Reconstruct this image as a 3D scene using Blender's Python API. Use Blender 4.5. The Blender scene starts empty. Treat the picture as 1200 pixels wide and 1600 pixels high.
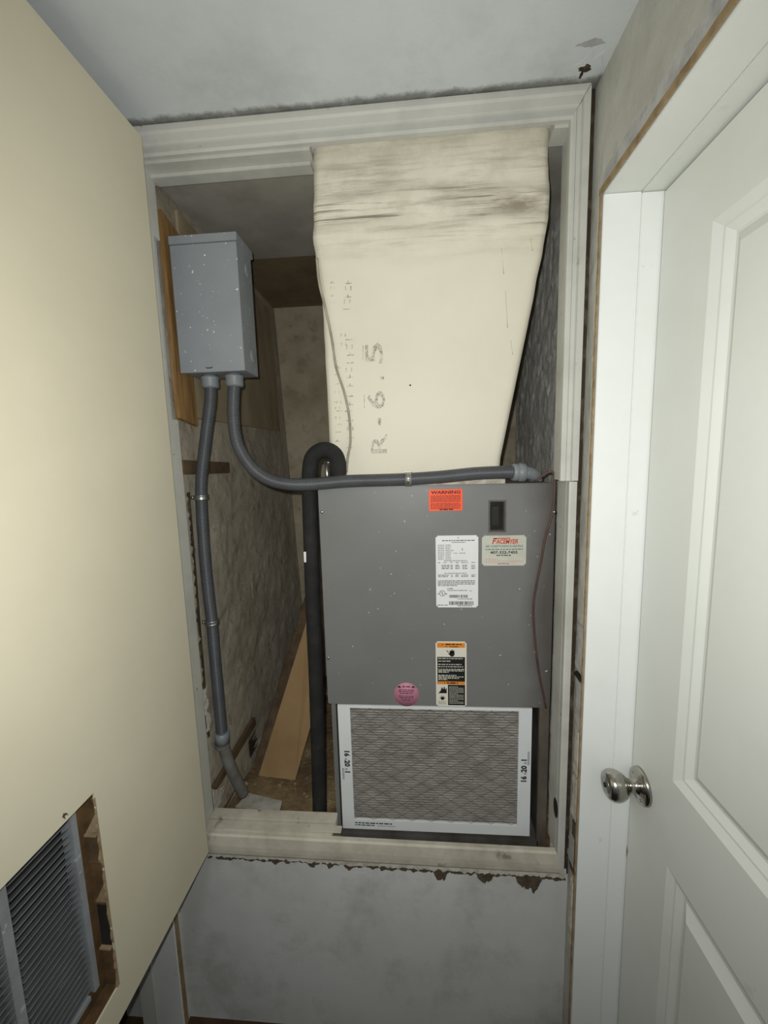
import bpy, bmesh, math, random
import numpy as np
from mathutils import Vector, Matrix, noise
random.seed(7)
C = bpy.context.scene.collection
S = bpy.context.scene
PI = math.pi

# ------------------------------------------------------------------ camera
CAM = Vector((0.0, -0.94, 1.62)); FPX = 625.29
yaw, pit, rol = math.radians(4.41176), math.radians(7.30913), math.radians(-1.55610)
_fw = Vector((-math.sin(yaw), math.cos(yaw), 0)); _rt = Vector((math.cos(yaw), math.sin(yaw), 0)); _up = Vector((0, 0, 1))
FW = _fw*math.cos(pit) - _up*math.sin(pit); U2 = _fw*math.sin(pit) + _up*math.cos(pit)
RT = _rt*math.cos(rol) + U2*math.sin(rol); UP = -_rt*math.sin(rol) + U2*math.cos(rol)
cd = bpy.data.cameras.new('camera'); cam = bpy.data.objects.new('camera', cd); C.objects.link(cam)
cd.sensor_fit = 'AUTO'; cd.sensor_width = 36.0; cd.lens = FPX*36/1600; cd.clip_start = 0.01
M = Matrix((RT, UP, -FW)).transposed().to_4x4(); M.translation = CAM
cam.matrix_world = M
S.camera = cam

# ------------------------------------------------------------------ world, lights, exposure
w = bpy.data.worlds.new('world'); S.world = w; w.use_nodes = True
w.node_tree.nodes['Background'].inputs[0].default_value = (0.55, 0.66, 0.80, 1)
w.node_tree.nodes['Background'].inputs[1].default_value = 0.16
S.view_settings.view_transform = 'Standard'; S.view_settings.look = 'None'
S.view_settings.exposure = 0.0; S.view_settings.gamma = 1.0; S.view_settings.use_curve_mapping = False
# the phone's own flash, a hand's width of nothing away from the lens
fl = bpy.data.lights.new('phone_flash', 'SPOT'); fl.energy = 28.5; fl.color = (0.985, 1.0, 0.955)
fl.shadow_soft_size = 0.005; fl.spot_size = math.radians(150); fl.spot_blend = 0.72
flo = bpy.data.objects.new('phone_flash', fl); C.objects.link(flo)
flo.location = CAM + RT*(-0.018) + UP*0.022
flo.rotation_euler = (-( _fw*math.cos(math.radians(-6)) + _up*math.sin(math.radians(-6)))).to_track_quat('Z', 'Y').to_euler()
# dim ceiling lamp further down the hall, behind the photographer
hl = bpy.data.lights.new('hall_lamp', 'AREA'); hl.energy = 4.5; hl.color = (0.93, 0.96, 1.0); hl.shape = 'DISK'; hl.size = 0.30
hlo = bpy.data.objects.new('hall_lamp', hl); C.objects.link(hlo); hlo.location = (-0.12, -1.75, 2.30)

def P(px, py, axis, val):
    """the point of the plane axis=val (metres) that the photograph shows at px, py"""
    d = RT*((px-600)/FPX) - UP*((py-800)/FPX) + FW
    t = (val - CAM[axis])/d[axis]
    return CAM + d*t

# ------------------------------------------------------------------ materials
def lin(h):
    r = [((int(h[i:i+2], 16)/255)) for i in (0, 2, 4)]
    return tuple((c/12.92 if c <= .04045 else ((c+.055)/1.055)**2.4) for c in r) + (1,)
class NT:
    def __init__(s, name):
        s.m = bpy.data.materials.new(name); s.m.use_nodes = True; s.t = s.m.node_tree; s.n = s.t.nodes
        s.b = s.n['Principled BSDF']; s.tc = s.n.new('ShaderNodeTexCoord'); s.geo = s.n.new('ShaderNodeNewGeometry')
    def link(s, a, b): s.t.links.new(a, b)
    def pos(s, scale=(1, 1, 1)):
        m = s.n.new('ShaderNodeMapping'); m.inputs['Scale'].default_value = scale; s.link(s.geo.outputs['Position'], m.inputs['Vector']); return m.outputs[0]
    def noise(s, sc, det=6, rough=.6, scale=(1, 1, 1), dist=0):
        t = s.n.new('ShaderNodeTexNoise'); t.inputs['Scale'].default_value = sc; t.inputs['Detail'].default_value = det
        t.inputs['Roughness'].default_value = rough; t.inputs['Distortion'].default_value = dist
        s.link(s.pos(scale), t.inputs['Vector']); return t.outputs['Fac']
    def voro(s, sc, scale=(1, 1, 1), feat='F1'):
        t = s.n.new('ShaderNodeTexVoronoi'); t.inputs['Scale'].default_value = sc; t.feature = feat
        s.link(s.pos(scale), t.inputs['Vector']); return t.outputs['Distance']
    def ramp(s, fac, a, b, va=0, vb=1):
        r = s.n.new('ShaderNodeMapRange'); r.inputs['From Min'].default_value = a; r.inputs['From Max'].default_value = b
        r.inputs['To Min'].default_value = va; r.inputs['To Max'].default_value = vb; s.link(fac, r.inputs['Value']); return r.outputs[0]
    def math(s, op, a, b):
        m = s.n.new('ShaderNodeMath'); m.operation = op
        for i, v in enumerate((a, b)):
            if isinstance(v, (int, float)): m.inputs[i].default_value = v
            else: s.link(v, m.inputs[i])
        return m.outputs[0]
    def mix(s, fac, a, b):
        m = s.n.new('ShaderNodeMix'); m.data_type = 'RGBA'
        if isinstance(fac, (int, float)): m.inputs[0].default_value = fac
        else: s.link(fac, m.inputs[0])
        for i, v in ((6, a), (7, b)):
            if isinstance(v, tuple): m.inputs[i].default_value = v
            else: s.link(v, m.inputs[i])
        return m.outputs[2]
    def axis(s, k):
        x = s.n.new('ShaderNodeSeparateXYZ'); s.link(s.geo.outputs['Position'], x.inputs[0]); return x.outputs[k]
    def bump(s, h, strength=.3, dist=.002):
        b = s.n.new('ShaderNodeBump'); b.inputs['Strength'].default_value = strength; b.inputs['Distance'].default_value = dist
        s.link(h, b.inputs['Height']); s.link(b.outputs[0], s.b.inputs['Normal'])
    def out(s, col, rough=.6, metal=0, spec=.4):
        if isinstance(col, tuple): s.b.inputs['Base Color'].default_value = col
        else: s.link(col, s.b.inputs['Base Color'])
        s.b.inputs['Roughness'].default_value = rough; s.b.inputs['Metallic'].default_value = metal
        s.b.inputs['Specular IOR Level'].default_value = spec
        return s.m
def mat(name, a, b=None, sc=4, amount=(.4, .75), rough=.6, metal=0, spec=.35, bump=0, bsc=120, bdist=.001, spots=None, spsc=60, spth=(.68, .72), scale=(1, 1, 1)):
    t = NT(name); a = lin(a); c = a
    if b: c = t.mix(t.ramp(t.noise(sc, 8, .62, scale), *amount), a, lin(b))
    if spots: c = t.mix(t.ramp(t.noise(spsc, 3, .5), *spth), c, lin(spots))
    if bump: t.bump(t.noise(bsc, 5, .6, scale), bump, bdist)
    return t.out(c, rough, metal, spec)

MT = {}
MT['trim'] = mat('painted_trim', 'C6C5BE', 'B0AFA8', 7, (.45, .75), .5, bump=.25, bsc=60, spots='8E8674', spsc=50, spth=(.72, .78))
MT['sill'] = mat('dirty_sill_paint', 'C8C2B4', 'A29A8A', 9, (.4, .7), .6, bump=.4, bsc=40, spots='6E6454', spsc=22, spth=(.64, .76))
MT['white_door'] = mat('white_door_paint', 'DEE0DB', 'D4D6CF', 3, (.45, .8), .38, spec=.4, bump=.12, bsc=90, spots='B9B4A4', spsc=14, spth=(.72, .86))
MT['white_trim'] = mat('white_casing_paint', 'EEF0EE', 'E4E6E2', 3, (.5, .85), .4, spec=.35, bump=.1, bsc=80, spots='C9C4B6', spsc=25, spth=(.74, .85))
MT['cream'] = mat('cream_door_skin', 'D5CDB7', 'CCC4AE', 2.2, (.4, .75), .55, spec=.3, bump=.1, bsc=260, bdist=.0006)
MT['raw_wood'] = mat('raw_wood', '98764A', '6A4D2E', 14, (.4, .7), .75, bump=.4, bsc=50, scale=(6, 6, .5))
MT['brown_strip'] = mat('bare_brown_strip', 'A18B68', '7A6448', 40, (.4, .7), .8, bump=.5, bsc=70)
MT['dark_wood'] = mat('old_dark_wood', '62503A', '43362A', 20, (.35, .7), .85, bump=.5, bsc=70)
MT['peel_brown'] = mat('torn_brown_paper', '5F5344', '40372E', 60, (.35, .7), .9, bump=.8, bsc=150)
MT['peel_white'] = mat('torn_plaster_white', 'D4D0C6', 'A79C8C', 50, (.4, .7), .9, bump=.8, bsc=150)
MT['card'] = mat('cardboard_brown', 'A88A63', '987B57', 8, (.35, .7), .8, bump=.1, bsc=200)
MT['core'] = mat('door_core_cardboard', '6E5436', '46341F', 25, (.35, .7), .9, bump=.4, bsc=120)
MT['core_tan'] = mat('torn_core_paper', 'A08C6E', '7F6B4E', 30, (.4, .7), .9, bump=.4, bsc=120)
def cab_mat():
    t = NT('grey_enamel')
    c = t.mix(t.ramp(t.noise(5, 8, .62), .4, .8), lin('767675'), lin('6E6E6C'))
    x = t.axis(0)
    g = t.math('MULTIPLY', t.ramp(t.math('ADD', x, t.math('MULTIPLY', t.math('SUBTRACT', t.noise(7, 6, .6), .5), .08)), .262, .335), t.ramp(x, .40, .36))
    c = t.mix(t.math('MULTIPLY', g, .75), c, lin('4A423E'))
    c = t.mix(t.ramp(t.noise(95, 3, .5), .735, .75), c, lin('CACAC6'))
    t.bump(t.noise(300, 5, .6), .05, .001)
    return t.out(c, .42, 0, .35)
MT['cab'] = cab_mat()
MT['cab_dirty'] = mat('grimy_grey_enamel', '5E5C59', '3B352D', 9, (.35, .7), .6, bump=.2, bsc=80)
MT['flange'] = mat('rust_stained_flange', '6C645A', '463D33', 12, (.35, .7), .7, bump=.3, bsc=80, scale=(1, 1, .5))
MT['cab_dark'] = mat('dark_recess', '2A2724', '171412', 10, (.4, .7), .9)
MT['box'] = mat('grey_box_enamel', '8F9398', '82868B', 6, (.4, .75), .45, spec=.4, bump=.06, bsc=220, spots='E6E6E4', spsc=110, spth=(.70, .73))
MT['conduit'] = mat('grey_conduit_plastic', '4E5054', '454549', 14, (.4, .7), .38, spec=.5)
MT['fitting'] = mat('light_grey_plastic', '7F8488', '6F7478', 12, (.4, .7), .45, spec=.4)
MT['pvc'] = mat('dusty_grey_pipe', '77756F', '5F5B54', 14, (.4, .7), .6, spec=.3)
MT['foam'] = mat('black_foam', '232324', '343230', 16, (.45, .75), .85, spec=.25, bump=.3, bsc=160)
MT['metal'] = mat('galvanised_metal', 'B9BAB8', '8F9090', 30, (.4, .7), .32, metal=.9)
MT['chrome'] = mat('satin_nickel', 'B4B1AA', 'A5A29B', 20, (.4, .7), .22, metal=1.0)
MT['grille'] = mat('grey_grille_enamel', '8F9397', '7B7E80', 18, (.4, .75), .55, bump=.2, bsc=90, spots='B9BBB8', spsc=60, spth=(.66, .74))
MT['black'] = mat('black_ink', '1B1A1A', None, rough=.6)
MT['grey_ink'] = mat('grey_ink', '5B5B5D', None, rough=.6)
MT['red_ink'] = mat('red_ink', 'C2402A', None, rough=.6)
MT['pale_red_ink'] = mat('faded_red_ink', 'C9A79C', None, rough=.6)
MT['green_ink'] = mat('grey_green_ink', '5C7A74', None, rough=.6)
MT['white_sticker'] = mat('white_sticker', 'E4E4E4', 'DADADA', 8, rough=.45)
MT['grey_sticker'] = mat('pale_silver_sticker', 'C3C3B7', 'B3AFA2', 18, rough=.45)
MT['orange_sticker'] = mat('fluorescent_orange_sticker', 'FF5A2C', 'F4501F', 8, rough=.5)
MT['amber'] = mat('amber_print', 'E08A2E', 'CF7A26', 12, rough=.5)
MT['pink'] = mat('pink_sticker', 'C07F98', 'B4728C', 14, rough=.5)
MT['cream_sticker'] = mat('cream_sticker', 'DAD5C8', None, rough=.5)
MT['filter_card'] = mat('filter_white_card', 'E2E4E6', 'D8DADC', 6, rough=.6)
MT['pleat'] = mat('shaded_filter_media', '8D8883', '716C67', 14, (.35, .7), .95, bump=.5, bsc=220)  # pleat slopes: darker colour stands in for shade in the valleys
MT['pleat_peak'] = mat('lit_pleat_ridge', 'DCD8D2', '98928B', 45, (.42, .62), .95, bump=.3, bsc=220, scale=(.45, 1, 1))  # same media painted lighter, as the lit ridge of each pleat
MT['filter_wire'] = mat('grey_filter_wire', '57524D', None, rough=.6)
MT['insul'] = mat('white_foam_tape', 'C6C0B2', '8D8472', 30, (.4, .7), .9, bump=.5, bsc=90)
MT['brown_wire'] = mat('brown_wire_sheath', '4E3630', '61483F', 30, rough=.45)
MT['grey_wire'] = mat('pale_painted_wire', 'A9A394', '8B8474', 30, (.4, .7), .7)
MT['paper'] = mat('dirty_white_paper', 'B9B6AE', '8C867A', 16, (.4, .7), .9, bump=.3, bsc=60)
MT['rust'] = mat('rusty_drip', 'BDAE88', 'A3926A', 60, rough=.6)
MT['gap'] = mat('dirt_filled_gap', '3A3026', '6B5E4C', 26, (.5, .72), .95, bump=.6, bsc=120)
MT['scraped'] = mat('scraped_grey_plaster', 'B9B8B7', '989694', 30, (.4, .7), .9, bump=.8, bsc=120)
MT['print'] = None

# ceiling: white paint, mildew along the closet casing
def ceiling_mat():
    t = NT('ceiling_paint')
    c = t.mix(t.ramp(t.noise(3, 8, .65), .4, .75), lin('D0D5D7'), lin('C4C9CB'))
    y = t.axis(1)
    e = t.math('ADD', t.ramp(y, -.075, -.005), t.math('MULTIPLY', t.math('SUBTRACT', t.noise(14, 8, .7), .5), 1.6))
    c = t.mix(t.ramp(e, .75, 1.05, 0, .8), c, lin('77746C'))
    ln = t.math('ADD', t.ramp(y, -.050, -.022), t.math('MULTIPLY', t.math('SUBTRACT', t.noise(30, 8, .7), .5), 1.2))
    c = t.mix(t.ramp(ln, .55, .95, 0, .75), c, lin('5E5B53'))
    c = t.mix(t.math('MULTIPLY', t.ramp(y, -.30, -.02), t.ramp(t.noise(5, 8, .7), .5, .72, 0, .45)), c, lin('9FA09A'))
    t.bump(t.noise(130, 4, .6), .25, .001)
    return t.out(c, .8, 0, .2)
MT['ceiling'] = ceiling_mat()
def lower_wall_mat():
    t = NT('white_wall_paint')
    c = t.mix(t.ramp(t.noise(2.6, 8, .6), .4, .75), lin('D6D7D5'), lin('C0C0BC'))
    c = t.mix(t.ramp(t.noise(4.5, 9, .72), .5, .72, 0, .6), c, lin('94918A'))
    c = t.mix(t.ramp(t.noise(70, 4, .6), .72, .76), c, lin('6C685F'))
    t.bump(t.noise(60, 5, .6), .3, .0015)
    return t.out(c, .6, 0, .25)
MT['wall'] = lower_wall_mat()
def right_wall_mat():
    t = NT('dirty_side_wall_paint')
    c = t.mix(t.ramp(t.noise(6, 8, .65), .4, .72), lin('C2C1BA'), lin('ABA9A0'))
    c = t.mix(t.ramp(t.noise(24, 8, .7, (1, 1, .4)), .60, .74, 0, .6), c, lin('857C6E'))
    c = t.mix(t.ramp(t.noise(60, 5, .7), .68, .74), c, lin('463D32'))
    t.bump(t.noise(45, 7, .65), .5, .003)
    return t.out(c, .8, 0, .2)
MT['side_wall'] = right_wall_mat()
def plaster(name, a, b, dark, light):
    t = NT(name)
    c = t.mix(t.ramp(t.noise(4, 9, .7), .38, .68), lin(a), lin(b))
    c = t.mix(t.ramp(t.noise(26, 9, .78, (1, 1, .6), .15), .55, .66, 0, .75), c, lin(dark))
    c = t.mix(t.ramp(t.noise(48, 9, .8, (1, 1, .7), .15), .60, .67, 0, .8), c, lin(light))
    h = t.math('ADD', t.noise(38, 10, .78, (1, 1, .7), .2), t.math('MULTIPLY', t.noise(170, 4, .6), .35))
    t.bump(h, .9, .006)
    return t.out(c, .92, 0, .15)
MT['old_plaster'] = plaster('stained_peeling_plaster', 'B5AC9C', '9C9180', '685D4E', 'CFC8BA')
MT['concrete'] = plaster('rough_grey_render', 'E6E4E0', 'D2CFC9', 'A09C95', 'F0EEEA')
MT['back_wall'] = mat('stained_beige_back_wall', 'B4AA94', '958A74', 5, (.35, .7), .85, bump=.4, bsc=60, spots='877C67', spsc=22, spth=(.55, .8))
MT['closet_ceiling'] = mat('grey_closet_ceiling', 'A6A39A', '918D83', 6, (.35, .7), .85, bump=.3, bsc=60, spots='86827A', spsc=9, spth=(.5, .8))
MT['bare_ceiling'] = mat('bare_brown_board', '82735A', '6C5E48', 7, (.35, .7), .9, bump=.3, bsc=60)
MT['ply'] = mat('stained_plywood', 'A09279', '84765E', 9, (.4, .7), .85, bump=.3, bsc=80, scale=(1, 1, .4))
MT['debris'] = mat('brown_debris', '94805F', '5E4B36', 9, (.35, .65), .95, bump=1.0, bsc=70, bdist=.006, spots='AFA083', spsc=40, spth=(.6, .7))
MT['floor'] = mat('dark_brown_floor', '4A3623', '35261A', 20, (.4, .7), .7, bump=.3, bsc=80)
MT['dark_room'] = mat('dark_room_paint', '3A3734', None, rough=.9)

def duct_mat():
    t = NT('cream_duct_board')
    c = t.mix(t.ramp(t.noise(3, 8, .6), .4, .75), lin('E2DCCB'), lin('D8D1BF'))
    z = t.axis(2)
    band = t.math('MULTIPLY', t.ramp(z, 2.06, 2.16), t.ramp(z, 2.33, 2.22, .5, 1))
    st = t.noise(5, 9, .72, (1, 1, 14))
    c = t.mix(t.math('MULTIPLY', band, t.ramp(st, .50, .72, 0, .75)), c, lin('8B806A'))
    c = t.mix(t.math('MULTIPLY', t.ramp(z, 2.04, 2.2), t.ramp(t.noise(8, 8, .7), .42, .70, 0, .55)), c, lin('A5A08E'))
    ln = t.math('MULTIPLY', t.ramp(t.noise(6, 4, .55, (.7, 1, 26), .4), .60, .66), t.math('MULTIPLY', t.ramp(z, 2.10, 2.13), t.ramp(z, 2.22, 2.19)))
    c = t.mix(t.math('MULTIPLY', ln, .7), c, lin('6A5F4E'))
    x = t.axis(0)
    d1 = t.math('MULTIPLY', t.ramp(z, 2.135, 2.16), t.ramp(z, 2.20, 2.175))
    c = t.mix(t.math('MULTIPLY', t.math('MULTIPLY', d1, t.ramp(x, .05, .24)), t.ramp(t.noise(9, 6, .6, (1, 1, 4)), .4, .6, 0, .7)), c, lin('6B5A44'))
    # rusty runs below the crease
    run = t.math('MULTIPLY', t.ramp(t.noise(38, 2, .5, (1, 0, .06)), .70, .73), t.math('MULTIPLY', t.ramp(x, .12, .16), t.math('MULTIPLY', t.ramp(z, 1.84, 1.9), t.ramp(z, 2.14, 2.10))))
    c = t.mix(t.math('MULTIPLY', run, .45), c, lin('8A7448'))
    t.bump(t.noise(80, 6, .6), .15, .001)
    return t.out(c, .55, 0, .25)
MT['duct'] = duct_mat()
def print_mat():
    t = NT('worn_grey_print')
    t.b.inputs['Alpha'].default_value = 1
    m = t.ramp(t.voro(240), .30, .62, 1, .30)
    m2 = t.ramp(t.noise(75, 4, .6), .34, .56, .15, 1)
    t.link(t.math('MULTIPLY', t.math('MULTIPLY', m, m2), .62), t.b.inputs['Alpha'])
    return t.out(lin('86847F'), .8)
MT['print'] = print_mat()

# ------------------------------------------------------------------ mesh helpers
ORG = {}
def box(bm, x0, x1, y0, y1, z0, z1, mi=0):
    v = [bm.verts.new((x, y, z)) for x in (x0, x1) for y in (y0, y1) for z in (z0, z1)]
    fs = []
    for q in ((0, 1, 3, 2), (4, 6, 7, 5), (0, 4, 5, 1), (2, 3, 7, 6), (0, 2, 6, 4), (1, 5, 7, 3)):
        f = bm.faces.new([v[i] for i in q]); f.material_index = mi; fs.append(f)
    return v
def poly_prism(bm, pts, off):
    """closed polygon (list of Vector) given thickness along the vector off"""
    a = [bm.verts.new(p) for p in pts]; b = [bm.verts.new(Vector(p)+off) for p in pts]
    bm.faces.new(a); bm.faces.new(b[::-1]); n = len(pts)
    for i in range(n): bm.faces.new((a[i], b[i], b[(i+1) % n], a[(i+1) % n]))
def smooth(pts, n=12):
    pts = [Vector(p) for p in pts]; out = []
    ext = [pts[0]*2-pts[1]] + pts + [pts[-1]*2-pts[-2]]
    for i in range(1, len(ext)-2):
        a, b, c, d = ext[i-1:i+3]
        for k in range(n):
            t = k/n
            out.append(.5*((2*b)+(-a+c)*t+(2*a-5*b+4*c-d)*t*t+(-a+3*b-3*c+d)*t**3))
    out.append(pts[-1]); return out
def resample(pts, step):
    out = [pts[0].copy()]; acc = 0
    for a, b in zip(pts, pts[1:]):
        L = (b-a).length; d = step-acc
        while d <= L: out.append(a.lerp(b, d/L)); d += step
        acc = (acc+L) % step if L else acc
    if (out[-1]-pts[-1]).length > step*.3: out.append(pts[-1].copy())
    return out
def tube(bm, pts, r, seg=14, caps=True):
    """r: number or function(arc length, index)"""
    n = len(pts); T = [(pts[min(i+1, n-1)]-pts[max(i-1, 0)]).normalized() for i in range(n)]
    ref = Vector((0, 0, 1)) if abs(T[0].z) < .9 else Vector((1, 0, 0)); N = (ref-T[0]*ref.dot(T[0])).normalized()
    rings = []; s = 0
    for i in range(n):
        if i: s += (pts[i]-pts[i-1]).length; N = (N-T[i]*N.dot(T[i])).normalized()
        B = T[i].cross(N); rr = r(s, i) if callable(r) else r
        rings.append([bm.verts.new(pts[i]+(N*math.cos(2*PI*k/seg)+B*math.sin(2*PI*k/seg))*rr) for k in range(seg)])
    for a, b in zip(rings, rings[1:]):
        for k in range(seg):
            f = bm.faces.new((a[k], a[(k+1) % seg], b[(k+1) % seg], b[k])); f.smooth = True
    if caps: bm.faces.new(rings[0][::-1]); bm.faces.new(rings[-1])
def lathe(bm, c, ax, prof, seg=32):
    """prof: list of (distance along ax, radius)"""
    ax = Vector(ax).normalized(); ref = Vector((0, 0, 1)) if abs(ax.z) < .9 else Vector((1, 0, 0))
    N = (ref-ax*ref.dot(ax)).normalized(); B = ax.cross(N); rings = []
    for d, r in prof:
        rings.append([bm.verts.new(Vector(c)+ax*d+(N*math.cos(2*PI*k/seg)+B*math.sin(2*PI*k/seg))*max(r, 1e-5)) for k in range(seg)])
    for a, b in zip(rings, rings[1:]):
        for k in range(seg):
            f = bm.faces.new((a[k], a[(k+1) % seg], b[(k+1) % seg], b[k])); f.smooth = True
    bm.faces.new(rings[0][::-1]); bm.faces.new(rings[-1])
def bevel(bm, off, seg=2):
    bmesh.ops.bevel(bm, geom=[e for e in bm.edges], offset=off, segments=seg, affect='EDGES', clamp_overlap=True)
def tagit(o, label=None, cat=None, group=None, kind=None):
    if label: o['label'] = label
    if cat: o['category'] = cat
    if group: o['group'] = group
    if kind: o['kind'] = kind
    return o
def empty(name, loc, label, cat, group=None, kind=None):
    o = bpy.data.objects.new(name, None); C.objects.link(o); o.location = loc; o.empty_display_size = .05
    ORG[o.name] = Vector(loc); return tagit(o, label, cat, group, kind)
def obj(name, bm, m, parent=None, label=None, cat=None, group=None, kind=None, bev=0, auto=False):
    if bev: bevel(bm, bev)
    bmesh.ops.recalc_face_normals(bm, faces=bm.faces[:])
    if parent is not None: org = ORG[parent.name]
    else:
        co = [v.co for v in bm.verts]
        org = Vector(((min(c.x for c in co)+max(c.x for c in co))/2, (min(c.y for c in co)+max(c.y for c in co))/2, min(c.z for c in co)))
    for v in bm.verts: v.co -= org
    me = bpy.data.meshes.new(name); bm.to_mesh(me); bm.free()
    for x in (m if isinstance(m, (list, tuple)) else [m]): me.materials.append(MT[x])
    o = bpy.data.objects.new(name, me); C.objects.link(o)
    if parent is not None: o.parent = parent
    else: o.location = org
    ORG[o.name] = org
    return tagit(o, label, cat, group, kind)
def B(): return bmesh.new()
def bx(name, dims, m, parent=None, bev=0, **k):
    bm = B(); box(bm, *dims); return obj(name, bm, m, parent, bev=bev, **k)
def cut(o, cutters):
    """bore or notch a mesh: boolean evaluated once, the cutters are removed again"""
    cs = []
    for i, bm in enumerate(cutters):
        bmesh.ops.recalc_face_normals(bm, faces=bm.faces[:])
        me = bpy.data.meshes.new('cutter'); bm.to_mesh(me); bm.free(); c = bpy.data.objects.new('cutter', me); C.objects.link(c); cs.append(c)
        md = o.modifiers.new('b', 'BOOLEAN'); md.operation = 'DIFFERENCE'; md.object = c; md.solver = 'EXACT'
    bpy.context.view_layer.update()
    dg = bpy.context.evaluated_depsgraph_get(); me = bpy.data.meshes.new_from_object(o.evaluated_get(dg))
    o.modifiers.clear(); o.data = me
    for c in cs: bpy.data.objects.remove(c)
def text(bm, s, size, origin, xdir, ydir, bold=0.0, shear=0, width=None, align='LEFT', thick=.0001):
    """flat lettering laid into bm: origin = baseline start, xdir = reading direction"""
    cu = bpy.data.curves.new('t', 'FONT'); cu.body = s; cu.size = size; cu.offset = bold*size; cu.shear = shear; cu.align_x = align; cu.resolution_u = 2
    o = bpy.data.objects.new('t', cu); C.objects.link(o); bpy.context.view_layer.update()
    me = bpy.data.meshes.new_from_object(o.evaluated_get(bpy.context.evaluated_depsgraph_get()))
    bpy.data.objects.remove(o); xs = [v.co.x for v in me.vertices]
    sx = 1.0
    if width and xs: sx = width/(max(xs)-min(xs))
    x0 = min(xs) if (width and xs) else 0
    xd, yd = Vector(xdir), Vector(ydir); vs = [bm.verts.new(Vector(origin)+xd*((v.co.x-x0)*sx)+yd*v.co.y) for v in me.vertices]
    for p in me.polygons:
        try: bm.faces.new([vs[i] for i in p.vertices])
        except ValueError: pass
    bpy.data.meshes.remove(me)
def quad(bm, o, xd, yd, w, h):
    o, xd, yd = Vector(o), Vector(xd), Vector(yd)
    bm.faces.new([bm.verts.new(p) for p in (o, o+xd*w, o+xd*w+yd*h, o+yd*h)])
def dashes(bm, o, xd, yd, w, h, rnd, fill=.9):
    """one row of print too small to read: word-long dashes"""
    x = 0
    while x < w*fill:
        L = min(rnd.uniform(1.2, 4.5)*h, w-x); 
        if L > .3*h: quad(bm, Vector(o)+Vector(xd)*x, xd, yd, L, h)
        x += L+h*.7
def rough_grid(bm, p00, p10, p01, p11, nu, nv, nrm, amp, sc, seed=0, amp2=0):
    """a wall face as a grid with real relief along nrm"""
    nrm = Vector(nrm); g = []
    for j in range(nv+1):
        row = []
        for i in range(nu+1):
            u, v = i/nu, j/nv
            p = p00.lerp(p10, u).lerp(p01.lerp(p11, u), v)
            q = (p+Vector((seed, seed*2, 0)))*sc
            h = noise.fractal(q, .75, 2.1, 6)*amp
            if amp2:
                k = noise.fractal(q*.33+Vector((3, 7, 1)), .8, 2.2, 4)
                h += amp2*max(0, min(1, (k-.05)*9))
            edge = min(u, 1-u, v, 1-v)*min(nu, nv)
            row.append(bm.verts.new(p+nrm*(h*min(1, edge/2))))
        g.append(row)
    for a, b in zip(g, g[1:]):
        for i in range(nu):
            f = bm.faces.new((a[i], a[i+1], b[i+1], b[i])); f.smooth = True

# ------------------------------------------------------------------ the setting
XR, XL, ZC = .379, -.69, 2.353
OL, OR_, OB, OT = -.592, .334, .628, 2.287         # the closet opening
ST = 'structure'
bx('floor', (-2.0, 2.0, -3.2, .06, -.05, 0), 'floor', label='dark brown hallway floor at the foot of the white wall', cat='floor', kind=ST)
bx('ceiling', (-2.0, 2.0, -3.2, .06, ZC, ZC+.05), 'ceiling', label='white hallway ceiling with mildew along the closet casing', cat='ceiling', kind=ST)
hc0 = Vector((.342, -.045, ZC)); r0 = random.Random(2)
def chip(name, c, rx, ry, m, h, sd, n=18, label=None):
    r_ = random.Random(sd); bm = B()
    poly_prism(bm, [c+Vector((math.cos(a)*rx*(1+r_.uniform(-.45, .3)), math.sin(a)*ry*(1+r_.uniform(-.45, .3)), -.0002)) for a in [2*PI*k/n for k in range(n)]], Vector((0, 0, -h)))
    obj(name, bm, m, bpy.data.objects['ceiling'], label=label)
chip('plaster_patch', hc0+Vector((.000, .004, 0)), .030, .034, 'ceiling', .0012, 5)
chip('ceiling_chip', hc0+Vector((-.002, -.002, -.0011)), .012, .009, 'gap', .0004, 7, label='dark chipped hole in the ceiling corner')
chip('ceiling_chip', hc0+Vector((-.005, .010, -.0011)), .0035, .009, 'gap', .0004, 9)
chip('plaster_patch', hc0+Vector((-.012, -.050, 0)), .022, .007, 'scraped', .0010, 11)
wf = empty('wall_front', (0, 0, 0), 'white hallway wall around and below the raised closet opening', 'wall', kind=ST)
bm = B()
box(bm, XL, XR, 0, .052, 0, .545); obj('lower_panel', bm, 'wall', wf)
bm = B(); box(bm, XL, OL-.02, 0, .06, .545, ZC); obj('left_strip', bm, 'wall', wf)
bm = B(); box(bm, .3635, XR, 0, .0455, .545, ZC); obj('right_strip', bm, 'gap', wf)
bm = B(); box(bm, OL-.02, .3630, 0, .0455, OT+.02, ZC); obj('header', bm, 'wall', wf)

# right wall: its doorway is a plain jamb set into the wall, the door hung on the far side
DY0, DY1, DZ = -.059, -.90, 2.1225                 # jamb face nearest the closet, far jamb face, head
XB = .500
wr = empty('wall_right', (XR, -.03, 0), 'dirty off-white side wall beside the white panel door', 'wall', kind=ST)
bm = B(); rough_grid(bm, Vector((XR, DY0+.003, 0)), Vector((XR, 0, 0)), Vector((XR, DY0+.003, ZC)), Vector((XR, 0, ZC)), 16, 260, (-1, 0, 0), .0014, 30, 1, .0012)
obj('corner_plaster', bm, 'side_wall', wr)
bm = B(); rough_grid(bm, Vector((XR, -1.3, DZ+.004)), Vector((XR, DY0+.003, DZ+.004)), Vector((XR, -1.3, ZC)), Vector((XR, DY0+.003, ZC)), 130, 24, (-1, 0, 0), .0010, 26, 5)
obj('over_door_plaster', bm, 'side_wall', wr)
bx('far_wall', (XR, XB, -3.2, DY1-.020, 0, ZC), 'side_wall', wr)
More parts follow.
